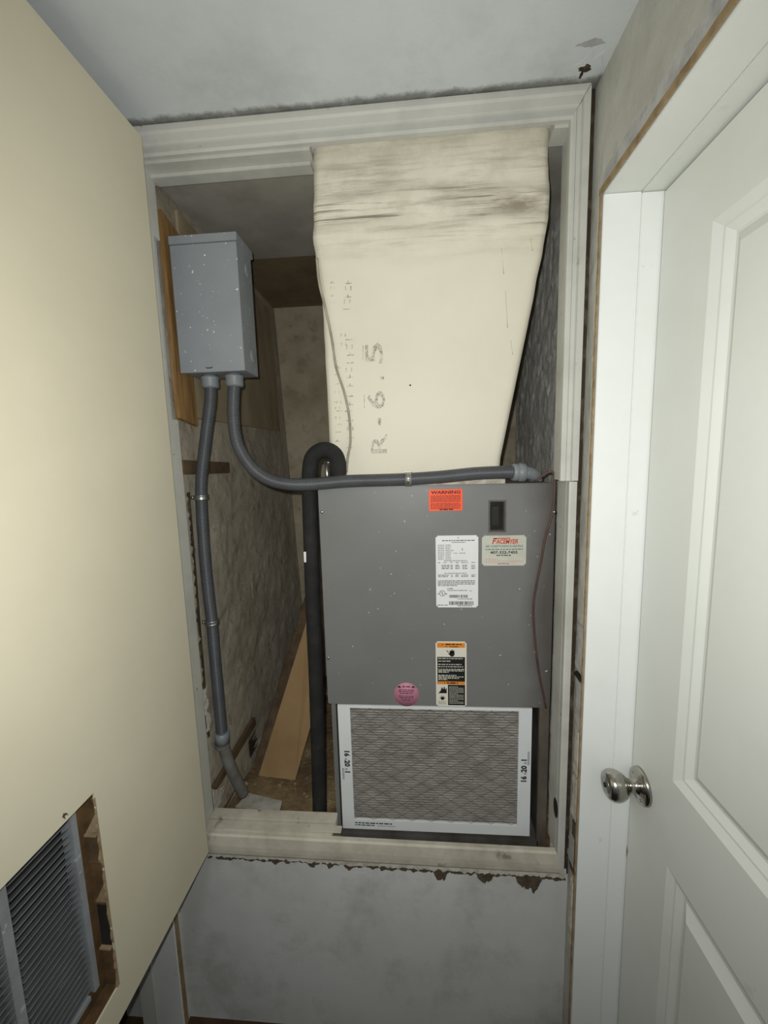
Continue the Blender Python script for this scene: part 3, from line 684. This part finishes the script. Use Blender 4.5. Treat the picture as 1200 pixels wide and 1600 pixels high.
# contractor's sticker
s, x0, x1, z0, z1 = sticker('contractor_sticker', (753, 837), (821.5, 883.5), 'grey_sticker', 'pale contractor sticker with a red name'); W = x1-x0; H = z1-z0
bm = B(); text(bm, 'F', H*.26, (x0+W*.22, YS, z1-H*.27), SX, SZ, .03, shear=.25); text(bm, 'ACEMYER', H*.205, (x0+W*.315, YS, z1-H*.27), SX, SZ, .03, shear=.25, width=W*.50); quad(bm, (x0+W*.28, YS, z1-H*.11), SX, SZ, W*.36, H*.03)
obj('name_print', bm, 'red_ink', s, kind='stuff')
bm = B(); text(bm, 'AIR CONDITIONING & HEATING', H*.10, (x0+W*.08, YS, z1-H*.385), SX, SZ, .02, shear=.1, width=W*.85); row(bm, x0+W*.08, x0+W*.93, z1-H*.475, H*.035, rn, 1)
obj('lettering', bm, 'green_ink', s, kind='stuff')
bm = B(); text(bm, '407-322-7455', H*.125, (x0+W*.19, YS, z1-H*.60), SX, SZ, .03, width=W*.62); row(bm, x0+W*.33, x0+W*.66, z1-H*.67, H*.03, rn); row(bm, x0+W*.36, x0+W*.63, z1-H*.945, H*.02, rn)
obj('phone_print', bm, 'black', s, kind='stuff')
bm = B()
for i in range(3): row(bm, x0+W*.08, x0+W*(.92 if i else .34), z1-H*(.80+.05*i), H*.03, rn, 1)
obj('faded_print', bm, 'pale_red_ink', s, kind='stuff')
# hazard label
s, x0, x1, z0, z1 = sticker('hazard_label', (680.5, 1002), (729, 1104), 'cream_sticker', 'black and orange hazard label with a shocked hand'); W = x1-x0; H = z1-z0
bm = B(); quad(bm, (x0+W*.05, YS, z1-H*.093), SX, SZ, W*.9, H*.073); obj('orange_band', bm, 'amber', s); bm = B(); quad(bm, (x0+W*.04, YS, z0+H*.345), SX, SZ, W*.91, H*.045); obj('orange_band', bm, 'amber', s)
bm = B(); quad(bm, (x0+W*.05, YS, z0+H*.39), SX, SZ, W*.90, H*.375); obj('black_field', bm, 'black', s); bm = B(); quad(bm, (x0+W*.39, YS, z0+H*.02), SX, SZ, W*.56, H*.32); obj('black_field', bm, 'black', s)
YT = YS-.0003
bm = B()
def tri(bm, x, z, r): bm.faces.new([bm.verts.new((x+r*math.cos(a), YT, z+r*math.sin(a))) for a in (PI/2, PI/2+2*PI/3, PI/2+4*PI/3)])
tri(bm, x0+W*.22, z1-H*.045, W*.028); tri(bm, x0+W*.35, z1-H*.078, W*.028); tri(bm, x0+W*.28, z0+H*.365, W*.028)
dashes(bm, (x0+W*.32, YT, z1-H*.052), SX, SZ, W*.54, H*.017, rn, 1)
text(bm, 'WARNING', H*.028, (x0+W*.44, YT, z1-H*.088), SX, SZ, .03, width=W*.30); dashes(bm, (x0+W*.36, YT, z0+H*.357), SX, SZ, W*.36, H*.02, rn, 1)
obj('warning_lettering', bm, 'black', s, kind='stuff'); bm = B()
# hand with spark
hc = Vector((x0+W*.53, YT, z1-H*.172))
def blob(bm, c, rx, rz, n=14): bm.faces.new([bm.verts.new((c.x+rx*math.cos(2*PI*k/n), YT, c.z+rz*math.sin(2*PI*k/n))) for k in range(n)])
blob(bm, hc+Vector((0, 0, -H*.012)), W*.085, H*.045)
for k, (dx, l) in enumerate(((-.06, .035), (-.02, .048), (.022, .048), (.06, .038))):
    quad(bm, hc+Vector((W*dx-W*.014, 0, 0)), SX, SZ, W*.03, H*l)
quad(bm, hc+Vector((-W*.13, 0, -H*.012)), (.8, 0, -.6), (.6, 0, .8), W*.08, H*.015)
bm.faces.new([bm.verts.new(hc+Vector(p)) for p in ((-W*.22, 0, H*.045), (-W*.10, 0, H*.026), (-W*.13, 0, H*.022), (-W*.08, 0, H*.004), (-W*.17, 0, H*.018), (-W*.15, 0, H*.024))])
obj('hand_pictogram', bm, 'black', s); bm = B()
# fin and fire pictograms
qx = x0+W*.07; qz = z0+H*.205
bm.faces.new([bm.verts.new((qx+W*a, YT, qz+H*b)) for a, b in ((0, 0), (.28, 0), (.28, .09), (.24, .055), (.20, .115), (.17, .06), (.12, .10), (.08, .04))])
obj('fin_pictogram', bm, 'black', s); bm = B(); blob(bm, Vector((qx+W*.14, 0, z0+H*.125)), W*.06, H*.026)
for k in range(7):
    a = PI*k/6; bm.faces.new([bm.verts.new((qx+W*.14+math.cos(a+d)*r*W, YT, z0+H*.125+math.sin(a+d)*r*W)) for d, r in ((-.16, .06), (0, .13), (.16, .06))])
obj('fire_pictogram', bm, 'black', s); bm = B()
for i in range(3): dashes(bm, (qx, YT, z0+H*(.075-.02*i)), SX, SZ, W*.26, H*.006, rn, 1)
obj('hazard_print', bm, 'black', s, kind='stuff')
bm = B()
for i, (f, g) in enumerate(((.735, .95), (.695, .5), (.645, .9), (.61, .97), (.57, 1), (.548, .98), (.526, .4), (.478, .7), (.456, .98), (.434, .8), (.412, .35))):
    dashes(bm, (x0+W*.08, YT, z0+H*f), SX, SZ, W*.84*g, H*.014, rn, 1)
for i in range(13): dashes(bm, (x0+W*.43, YT, z0+H*(.305-.0215*i)), SX, SZ, W*.48*(1 if i % 5 else .6), H*.008, rn, 1)
obj('white_print', bm, 'grey_sticker', s, kind='stuff')
# round pink sticker
c = P(635, 1085, 1, AY); r = .0345*.98
bm = B(); lathe(bm, (c.x, AY-.0001, c.z), (0, -1, 0), [(0, r), (.0005, r), (.0005, 0)], 40)
s = obj('round_sticker', bm, 'pink', ah, label='round pink sticker')
bm = B()
for dz, wd in ((.012, .6), (.007, .62), (.002, .5), (-.006, .6), (-.011, .5), (-.017, .35)): dashes(bm, (c.x-r*wd, YS, c.z+dz), SX, SZ, 2*r*wd, .0022, rn, 1)
for sg in (-1, 1): bm.faces.new([bm.verts.new((c.x+sg*r*a, YS, c.z+r*b)) for a, b in ((.38, .58), (.72, .58), (.55, .76))])
dashes(bm, (c.x-r*.3, YS, c.z+r*.62), SX, SZ, r*.6, .003, rn, 1)
obj('lettering', bm, 'black', s, kind='stuff')

# ------------------------------------------------------------------ filter standing in the compartment
FY = AY+.004
f00 = P(537, 1297, 1, FY); f10 = P(826, 1304.5, 1, FY); f01 = P(526, 1099, 1, FY); f11 = P(833, 1108, 1, FY)
FL, FR_, FZ0, FZ1 = (f00.x+f01.x)/2, (f10.x+f11.x)/2, f10.z-.004, PB-.004
fi = empty('air_filter', ((FL+FR_)/2, FY, FZ0), 'white framed pleated air filter in the bottom of the air handler', 'filter')
rail_t = AB+.030
bt = .029; wl_ = .034
bm = B(); box(bm, FL, FL+wl_, FY, FY+.022, FZ0, FZ1); box(bm, FR_-wl_, FR_, FY, FY+.022, FZ0, FZ1); box(bm, FL+wl_, FR_-wl_, FY, FY+.022, FZ0, FZ0+bt); box(bm, FL+wl_, FR_-wl_, FY, FY+.022, FZ1-.008, FZ1)
fr = obj('card_frame', bm, 'filter_card', fi)
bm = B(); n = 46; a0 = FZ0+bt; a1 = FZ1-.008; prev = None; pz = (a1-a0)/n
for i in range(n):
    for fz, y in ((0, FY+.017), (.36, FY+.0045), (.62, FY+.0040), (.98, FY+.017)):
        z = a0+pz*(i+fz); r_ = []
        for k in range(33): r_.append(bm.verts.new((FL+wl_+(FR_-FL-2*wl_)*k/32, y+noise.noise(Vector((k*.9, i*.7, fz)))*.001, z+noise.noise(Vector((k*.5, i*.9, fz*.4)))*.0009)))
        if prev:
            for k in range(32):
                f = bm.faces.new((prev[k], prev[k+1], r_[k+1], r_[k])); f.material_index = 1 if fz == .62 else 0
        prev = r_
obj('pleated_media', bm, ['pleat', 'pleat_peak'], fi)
bm = B(); px0, px1 = FL+wl_, FR_-wl_; st = .034; HH = a1-a0
def wire(bm, a, b, t=.0010):
    d = (b-a).normalized(); nn = Vector((-d.z, 0, d.x))*t/2
    bm.faces.new([bm.verts.new(p) for p in (a+nn, b+nn, b-nn, a-nn)])
sl_ = .62
k = -20
for sgn in (1, -1):
    for k in range(-14, 32):
        xs = px0+k*st*1.6; pts = []
        xa, xb = xs, xs+sgn*HH/sl_
        # clip to the opening
        t0, t1 = 0.0, 1.0; dx = xb-xa
        ta, tb = (px0-xa)/dx, (px1-xa)/dx
        t0, t1 = max(t0, min(ta, tb)), min(t1, max(ta, tb))
        if t1-t0 > .01: wire(bm, Vector((xa+dx*t0, FY+.0028, a0+HH*t0)), Vector((xa+dx*t1, FY+.0028, a0+HH*t1)))
obj('wire_mesh', bm, 'filter_wire', fi, kind='stuff')
YF = FY-.0004
bm = B()
c = P(537, 1186, 1, FY)
text(bm, '16', .0195, (FL+.014, YF, c.z+.028), (0, 0, -1), (1, 0, 0), .045); text(bm, 'x', .0135, (FL+.014, YF, c.z+.004), (0, 0, -1), (1, 0, 0)); text(bm, '20', .0195, (FL+.014, YF, c.z-.003), (0, 0, -1), (1, 0, 0), .045); text(bm, 'x', .0135, (FL+.014, YF, c.z-.027), (0, 0, -1), (1, 0, 0)); text(bm, '1', .0195, (FL+.014, YF, c.z-.034), (0, 0, -1), (1, 0, 0), .045)
c = P(821, 1202, 1, FY); X = FR_-.012
text(bm, '16', .0195, (X, YF, c.z-.040), (0, 0, 1), (-1, 0, 0), .045); text(bm, 'x', .0135, (X, YF, c.z-.016), (0, 0, 1), (-1, 0, 0)); text(bm, '20', .0195, (X, YF, c.z-.009), (0, 0, 1), (-1, 0, 0), .045); text(bm, 'x', .0135, (X, YF, c.z+.015), (0, 0, 1), (-1, 0, 0)); text(bm, '1', .0195, (X, YF, c.z+.022), (0, 0, 1), (-1, 0, 0), .045)
dashes(bm, (FL+.036, YF, FZ0+.018), SX, SZ, .105, .0035, rn, 1); dashes(bm, (FL+.036, YF, FZ0+.0115), SX, SZ, .055, .003, rn, 1)
obj('lettering', bm, 'black', fr, kind='stuff')
bm = B()
for dx in (.006, .009): dashes(bm, (FL+dx, YF, P(537, 1200, 1, FY).z), (0, 0, -1), SX, .035, .0016, rn, 1)
for dx in (.006, .009): dashes(bm, (FR_-dx, YF, P(821, 1195, 1, FY).z), (0, 0, 1), SX, .04, .0016, rn, 1)
dashes(bm, (FL+.10, YF, FZ0+.0115), SX, SZ, .05, .0016, rn, 1)
obj('small_print', bm, 'grey_ink', fr, kind='stuff')

# ------------------------------------------------------------------ supply duct above the air handler
du = empty('supply_duct', (.0, .3, AT), 'cream duct board plenum widening upward from the air handler', 'duct')
def dyz(z):
    ks = [(1.557, .128), (1.62, .120), (1.90, .078), (2.06, .050), (2.13, .030), (2.19, .022), (2.31, .022)]
    for (a, b), (c, d) in zip(ks, ks[1:]):
        if z <= c: return b+(d-b)*(z-a)/(c-a)
    return ks[-1][1]
dl = [(1.557, -.220), (1.66, -.220), (2.0, -.212), (2.12, -.221), (2.2, -.213), (2.31, -.209)]
drr = [(1.557, .220), (1.62, .224), (1.93, .275), (2.08, .297), (2.14, .303), (2.2, .301), (2.24, .297), (2.31, .296)]
def lerpk(ks, z):
    for (a, b), (c, d) in zip(ks, ks[1:]):
        if z <= c: return b+(d-b)*(z-a)/(c-a)
    return ks[-1][1]
bm = B(); nz, nx = 150, 40; g = []
for j in range(nz+1):
    z = 1.557+(2.309-1.557)*j/nz; L, R_ = lerpk(dl, z), lerpk(drr, z); R_ += noise.noise(Vector((z*22, 1, 2)))*.003*min(1, max(0, (z-1.9)*4)); L += noise.noise(Vector((z*18, 5, 2)))*.002; row_ = []
    for i in range(nx+1):
        u = i/nx; x = L+(R_-L)*u; y = dyz(z)
        fold = max(0, min(1, (z-2.04)/.06))
        y -= fold*(.0030*math.sin(z*95+u*1.3+noise.noise(Vector((u*3, z*8, 0)))*2.2)*max(0, min(1, (2.25-z)/.04))+noise.fractal(Vector((u*4, z*40, 2)), 1, 2, 3)*.0016)
        y += noise.fractal(Vector((x*5, 0, z*5)), 1, 2, 2)*.0012
        e = min(u, 1-u); y += .005*max(0, 1-e/.015)**2
        row_.append(bm.verts.new((x, y, z)))
    row_.append(bm.verts.new((R_+.004, dyz(z)+.42, z))); row_.insert(0, bm.verts.new((L-.002, dyz(z)+.42, z))); g.append(row_)
for a, b in zip(g, g[1:]):
    for i in range(nx+2):
        f = bm.faces.new((a[i], a[i+1], b[i+1], b[i])); f.smooth = True
    f = bm.faces.new((a[-1], a[0], b[0], b[-1]))
bm.faces.new(g[0][::-1]); bm.faces.new(g[-1])
ds = obj('duct_shell', bm, 'duct', du)
def on_duct(px, py, off=-.0015):
    """pixel to the leaning duct face"""
    y = .08
    for _ in range(12): p = P(px, py, 1, y); y = dyz(p.z)
    return Vector((p.x, y+off, p.z))
# faded stencilled print, reading upwards
bm = B()
def along(px, py, s_, size, bold=.0, width=None):
    o = on_duct(px, py); u = (on_duct(px, py-30)-o).normalized(); text(bm, s_, size, o, u, (-1, 0, 0), bold, width=width)
along(604, 708, 'R', .058, .012, .050); along(601, 664, '-', .058, .02, .018); along(601, 639, '6', .062, .012, .045); along(599, 594, '.', .060, .03, .010); along(598, 568, '5', .062, .012, .048)
for (px, ya, yb) in ((570, 638, 615), (568, 562, 540)): quad(bm, on_duct(px, ya), (on_duct(px, yb)-on_duct(px, ya)).normalized(), (-1, 0, 0), (on_duct(px, yb)-on_duct(px, ya)).length, .002)
obj('stencil_print', bm, 'print', ds, kind='stuff')
bm = B(); r3 = random.Random(11)
for (px, ya, yb, sz) in ((552, 700, 522, .019), (541, 540, 520, .015), (533, 690, 630, .015), (532, 640, 575, .014), (548, 484, 442, .018), (524, 474, 440, .012)):
    y = ya
    while y > yb:
        o = on_duct(px+r3.uniform(-2, 2), y); u = (on_duct(px, y-20)-o).normalized()
        k = r3.choice('hvb')
        if k == 'h': quad(bm, o, u, (-1, 0, 0), sz*.5, sz*.16); quad(bm, o+Vector((-sz*.7, 0, 0)), u, (-1, 0, 0), sz*.5, sz*.16)
        elif k == 'v': quad(bm, o, u, (-1, 0, 0), sz*.14, sz)
        else: quad(bm, o, u, (-1, 0, 0), sz*.14, sz*.9); quad(bm, o+Vector((-sz*.4, 0, 0)), u, (-1, 0, 0), sz*.4, sz*.14)
        y -= r3.uniform(9, 16)
obj('worn_print', bm, 'print', ds, kind='stuff')
bm = B(); lathe(bm, on_duct(641, 602, -.001), (0, -1, .1), [(0, .0022), (.0008, .002), (.0009, 0)], 10); obj('nail_dot', bm, 'cab_dark', ds)
for (px, ya, yb) in ((784, 388, 428), (790, 455, 512), (798, 532, 554), (829, 372, 392)):
    bm = B(); tube(bm, [on_duct(px+k*.6, ya+(yb-ya)*k/5, -.0004) for k in range(6)], lambda s, i: .00035+.0005*(i == 5), 6); obj('rust_run', bm, 'rust', ds)
# low-voltage wire stuck along the duct
bm = B(); tube(bm, resample(smooth([on_duct(x, y, -.0062) for x, y in ((496, 405), (500, 445), (511, 490), (520, 535), (526, 575), (538, 612), (546, 650), (548, 690), (544, 715), (542, 738))], 8), .006), lambda s, i: .0032+.0005*noise.noise(Vector((s*90, 0, 0))), 8)
obj('control_wire', bm, 'grey_wire', None, 'thin pale painted wire stuck down the front of the cream duct', 'wire')
# foam tape on the cabinet top
bm = B(); pts = []
bm2 = [(AX0+.045+(.225-AX0-.045)*i/60) for i in range(61)]
up_ = []
for x in bm2:
    h = .008+.004*noise.noise(Vector((x*30, 0, 0)))+(.003 if .12 < x < .3 else 0); up_.append(Vector((x, AY+.012, AT+h)))
poly_prism(bm, [Vector((bm2[0], AY+.012, AT+.0002))]+up_+[Vector((bm2[-1], AY+.012, AT+.0002))], Vector((0, .045, 0)))
obj('foam_tape', bm, 'insul', None, 'dirty white foam strip lying along the air handler top edge', 'tape')

bm = B(); poly_prism(bm, [P(x, y, 0, XF-.0002) for x, y in ((979, 1318), (981, 1330), (977, 1345), (974, 1350), (975, 1330))], Vector((-.0004, 0, 0))); obj('paint_chip', bm, 'core_tan', d1)
bm = B(); poly_prism(bm, [P(x, y, 0, XD+.0001) for x, y in ((97, 1277), (99, 1271), (104, 1270), (107, 1274), (104, 1273), (101, 1275), (102, 1280))], Vector((.0004, 0, 0))); obj('paint_chip', bm, 'peel_brown', d2)
for (y, z0, z1, w_, m_, sd) in ((.078, .86, .99, .022, 'peel_white', 1), (.080, .60, .68, .05, 'peel_white', 2), (.42, 1.14, 1.20, .03, 'old_plaster', 5), (.30, .60, .66, .06, 'gap', 7)):
    ragged('plaster_flake', m_, cl, lw(y, z0, .0045), lw(y, z1, .0045), (0, 1, 0), w_, w_*.7, (.0022, 0, 0), 40, .45, sd+60, freq=.16)
ragged('torn_plaster', 'gap', cl, lw(.099, 1.55, .0045), lw(.090, .84, .0045), (0, -1, 0), .010, .013, (.0012, 0, 0), 170, .55, 41)  # torn paint and shadow beside the conduit, both put into one dark strip
# ------------------------------------------------------------------ electrical box and conduits
BY = .060
b0 = P(262, 365, 1, BY); b1 = P(380, 581, 1, BY); BX0, BX1, BZ1, BZ0 = -.579, -.413, 2.168, 1.851; BD = BY+.092
jb2 = empty('electrical_box', ((BX0+BX1)/2, BY+.06, BZ0), 'grey steel electrical box screwed to the wooden board', 'box')
bx('box_body', (BX0+.002, BX1-.002, BY+.004, BD, BZ0+.002, BZ1-.002), 'box', jb2, bev=.0012)
bx('box_cover', (BX0, BX1, BY, BY+.0035, BZ0, BZ1-.020), 'box', jb2, bev=.0008)
bx('hood_lip', (BX0-.001, BX1+.002, BY-.0015, BD+.004, BZ1-.018, BZ1+.001), 'box', jb2, bev=.0008)
for z in (1.90, 2.11):
    bm = B(); lathe(bm, (BX1-.0025, BY+.065, z), (1, 0, 0), [(0, .016), (.0016, .016), (.002, .0145), (.002, 0)], 28); obj('knockout', bm, 'box', jb2)
bm = B(); c = P(327, 575, 1, BY); poly_prism(bm, [Vector((c.x-.010, BY-.0004, c.z+.003)), Vector((c.x-.006, BY-.0004, c.z-.001)), Vector((c.x+.006, BY-.0004, c.z-.001)), Vector((c.x+.010, BY-.0004, c.z+.003)), Vector((c.x+.005, BY-.0004, c.z+.001)), Vector((c.x-.005, BY-.0004, c.z+.001))], Vector((0, -.001, 0))); obj('latch_slot', bm, 'black', jb2)
bx('mount_tab', (BX0-.012, BX0+.001, BY+.02, BY+.024, 2.125, 2.150), 'metal', jb2)

def ridged(r, pitch=.0042, amp=.0007): return lambda s, i: r+amp*math.cos(2*PI*s/pitch)
RC = .0155
def fitting(parent, c, name='connector'):
    bm = B(); lathe(bm, c, (0, 0, -1), [(0, .0165), (.004, .0165), (.004, .0225), (.009, .0235), (.012, .0215), (.024, .0225), (.030, .0215), (.033, .0185), (.033, .0)], 24)
    return obj(name, bm, 'fitting', parent)
GC = 'grey conduits below the electrical box'
# left run: down the plaster wall to the floor
ca = P(328, 589, 1, .105); ca = Vector((ca.x, .105, BZ0+.0015))
def lwp(px, py, d):
    x = -.6
    for _ in range(8): p = P(px, py, 0, x); x = lw(p.y, p.z, d).x
    return p
c1 = empty('conduit', (ca.x, ca.y, zf), 'grey flexible conduit clamped down the plaster wall to the closet floor', 'conduit', GC)
fitting(c1, ca)
path = [ca+Vector((0, 0, -.020)), P(329, 625, 1, .105), P(325, 660, 1, .105), P(320, 700, 1, .107), P(315, 745, 1, .108), P(314.5, 777, 1, .108), P(317, 825, 1, .108), P(321, 880, 1, .108), P(326, 930, 1, .108), P(331, 972, 1, .108), P(336, 1030, 1, .108), P(342, 1095, 1, .108), P(347, 1150, 1, .108)]
pp = resample(smooth(path, 10), .00105)
bm = B(); tube(bm, pp, ridged(RC), 12); obj('flexible_hose', bm, 'conduit', c1)
bm = B(); tube(bm, resample(smooth([P(347, 1152, 1, .108), P(351, 1172, 1, .109), P(361, 1200, 1, .118), P(371, 1222, 1, .135), P(380, 1240, 1, .15)], 8), .008), .0165, 16); obj('rigid_pipe', bm, 'pvc', c1, label='dusty pale pipe end')
bm = B(); tube(bm, [P(346.5, 1143, 1, .108), P(347.5, 1160, 1, .108)], .0205, 20); obj('coupling', bm, 'fitting', c1)
def clamp(px, py, label, m='metal', r=RC+.001):
    c = P(px, py, 1, .108); d = Vector((.02, 0, -1)).normalized()
    t = empty('pipe_clamp', c, label, 'clamp', 'metal clamps on the wall conduit')
    bm = B(); lathe(bm, c-d*.007, d, [(0, r), (0, r+.0022), (.002, r+.0034), (.004, r+.0022), (.010, r+.0022), (.012, r+.0034), (.014, r+.0022), (.014, r)], 24); obj('band', bm, m, t)
    bm = B(); box(bm, c.x-r-.016, c.x-r-.001, c.y-.003, c.y+.003, c.z-.005, c.z+.005); obj('wall_tab', bm, m, t, bev=.0008)
    bm = B(); lathe(bm, (c.x-r-.007, c.y-.003, c.z), (0, -1, 0), [(0, .004), (.003, .0035), (.003, 0)], 10); obj('clamp_screw', bm, m, t)
clamp(314.5, 777, 'topmost metal clamp on the wall conduit, just below the brown strip')
clamp(331, 972, 'middle metal clamp on the wall conduit, halfway down the peeling plaster')
clamp(347, 1163, 'lowest clamp on the wall conduit, over the slanting wood strip', 'pvc', .0175)
# right run: sweeps over the cabinet top
cb = P(366, 589, 1, .100); cb = Vector((cb.x, .100, BZ0+.0015))
c2 = empty('conduit', (cb.x, cb.y, AT), 'grey flexible conduit sweeping across the air handler top edge', 'conduit', GC)
fitting(c2, cb)
path = [cb+Vector((0, 0, -.020)), P(365, 620, 1, .098), P(365, 655, 1, .094), P(371, 693, 1, .085), P(389, 725, 1, .072), P(412, 745, 1, .060), P(440, 755, 1, .050), P(480, 757, 1, .044), P(540, 752, 1, .041), P(600, 750, 1, .040), P(638, 748.5, 1, .040), P(690, 745, 1, .042), P(740, 740, 1, .046), P(780, 738, 1, .052), P(806, 737.5, 1, .056)]
pp = resample(smooth(path, 10), .00105)
bm = B(); tube(bm, pp, ridged(RC), 12); obj('flexible_hose', bm, 'conduit', c2)
ea = P(800, 738, 1, .055); eb = P(819, 738, 1, .058); dd = (eb-ea).normalized()
bm = B(); lathe(bm, ea, dd, [(0, .0185), (.002, .0205), (.010, .0215), (.013, .0195), (.016, .0225), (.030, .0225), (.032, .018), (.032, 0)], 24); obj('connector', bm, 'fitting', c2)
bm = B(); tube(bm, resample(smooth([eb, eb+Vector((.018, .008, -.004)), eb+Vector((.032, .020, -.010)), Vector((eb.x+.0345, eb.y+.024, AT+.0125)), Vector((eb.x+.0345, eb.y+.024, AT+.002))], 8), .004), .0155, 16); obj('elbow', bm, 'fitting', c2)
cc = P(638, 748.5, 1, .040)
st_ = empty('pipe_strap', cc, 'shiny metal strap holding the conduit over the air handler', 'strap')
bm = B(); lathe(bm, cc+Vector((-.008, 0, 0)), (1, 0, 0), [(0, RC+.0006), (0, RC+.0022), (.016, RC+.0022), (.016, RC+.0006)], 24); obj('band', bm, 'metal', st_)
bm = B(); box(bm, cc.x-.008, cc.x+.008, cc.y-.0015, AY+.03, cc.z+RC+.0008, cc.z+RC+.0022); obj('strap_leg', bm, 'metal', st_)
bm = B(); lathe(bm, (cc.x, cc.y-RC-.0020, cc.z-.003), (0, -1, 0), [(0, .0035), (.002, .003), (.002, 0)], 12); obj('strap_screw', bm, 'metal', st_)

# ------------------------------------------------------------------ insulated refrigerant line
rf = empty('refrigerant_line', (-.28, .085, zf), 'black foam insulated pipe rising beside the air handler and looping over', 'pipe')
pts = [P(500, 1283, 1, .092), P(498, 1200, 1, .090), P(494, 1060, 1, .088), P(489, 940, 1, .086), P(486, 840, 1, .086), P(484, 770, 1, .086), P(485, 728, 1, .086), P(491, 711, 1, .086), P(506, 703, 1, .084), P(521, 708, 1, .083), P(528, 722, 1, .083), P(529, 742, 1, .083)]
pts.append(Vector((pts[-1].x, .083, AT+.001)))
off = (AX0-.0215)-max(p.x for p in pts[:5])
for p in pts[:6]: p.x = min(p.x, AX0-.0225)
bm = B(); tube(bm, resample(smooth(pts, 10), .006), lambda s, i: .0205+.0008*noise.noise(Vector((s*35, 1, 1))), 16); obj('foam_sleeve', bm, 'foam', rf)
c = P(509, 724, 1, .084)
bm = B(); tube(bm, [Vector((c.x-.010, .095, c.z+.002)), Vector((c.x+.012, .095, c.z+.002))], .0045, 10); tube(bm, [Vector((c.x, .095, AT+.001)), Vector((c.x, .095, c.z+.004))], .006, 12); obj('copper_stub', bm, 'metal', rf, label='bare metal fitting inside the loop')
bm = B(); box(bm, -.0035, .0035, 0, .0008, -.014, .014); cw = P(476.5, 868, 1, .086)
for v in bm.verts: v.co += Vector((pts[4].x-.0135, pts[4].y-.0175, cw.z))
obj('torn_tape', bm, 'white_sticker', rf, label='scrap of white tape')

# ------------------------------------------------------------------ brown thermostat wire at the right
bm = B()
wp = [Vector((.300, AY+.030, AT+.012)), P(838, 752, 1, AY-.002), P(850, 741, 1, AY-.006), P(862, 737, 1, AY-.012), P(866.5, 745, 1, AY-.012), P(866, 775, 1, AY-.010), P(862, 805, 1, AY-.008), P(852, 840, 1, AY-.007), P(845, 880, 1, AY-.006), P(838, 915, 1, AY-.006), P(833.5, 950, 1, AY-.006), P(836, 1000, 1, AY-.006), P(842, 1050, 1, AY-.006), P(850, 1090, 1, AY-.006), P(853, 1106, 1, AY-.004)]
tube(bm, resample(smooth(wp, 8), .005), .0028, 8)
obj('thermostat_wire', bm, 'brown_wire', None, 'thin brown wire hanging down the right edge of the air handler', 'wire')

# ------------------------------------------------------------------ cardboard and scraps on the closet floor
def P3(px, py, y): return P(px, py, 1, y)
cbx = empty('cardboard_sheet', (-.47, .30, zf), 'folded brown cardboard sheet leaning against the insulated pipe', 'cardboard')
q = [P3(404, 1212, .28), P3(461, 1219, .26), P3(497, 1095, .34), P3(497, 945, .42), P3(480, 968, .42)]
bm = B(); poly_prism(bm, q, Vector((-.004, .010, 0))); obj('sheet', bm, 'card', cbx)
q2 = [P3(398, 1192, .292), P3(404, 1212, .281), P3(480, 968, .421), P3(478, 930, .45)]
bm = B(); poly_prism(bm, q2, Vector((-.003, .006, 0))); obj('folded_edge', bm, 'dark_wood', cbx)
r4 = random.Random(9)
def scrap(name, px, m, label, z=None, cat='paper', n=1):
    pts = [P(x, y, 2, z) for x, y in px]; bm = B(); poly_prism(bm, pts, Vector((0, 0, .003))); return obj(name, bm, m, None, label, cat)
scrap('paper_scrap', ((368, 1262), (388, 1240), (441, 1253), (436, 1272)), 'paper', 'dirty white paper scrap on the closet floor behind the sill boards', zf+.016)
scrap('wood_scrap', ((334, 1264), (362, 1222), (372, 1226), (352, 1264)), 'dark_wood', 'dark wood scrap on the closet floor at the foot of the conduit', zf+.014, 'wood')
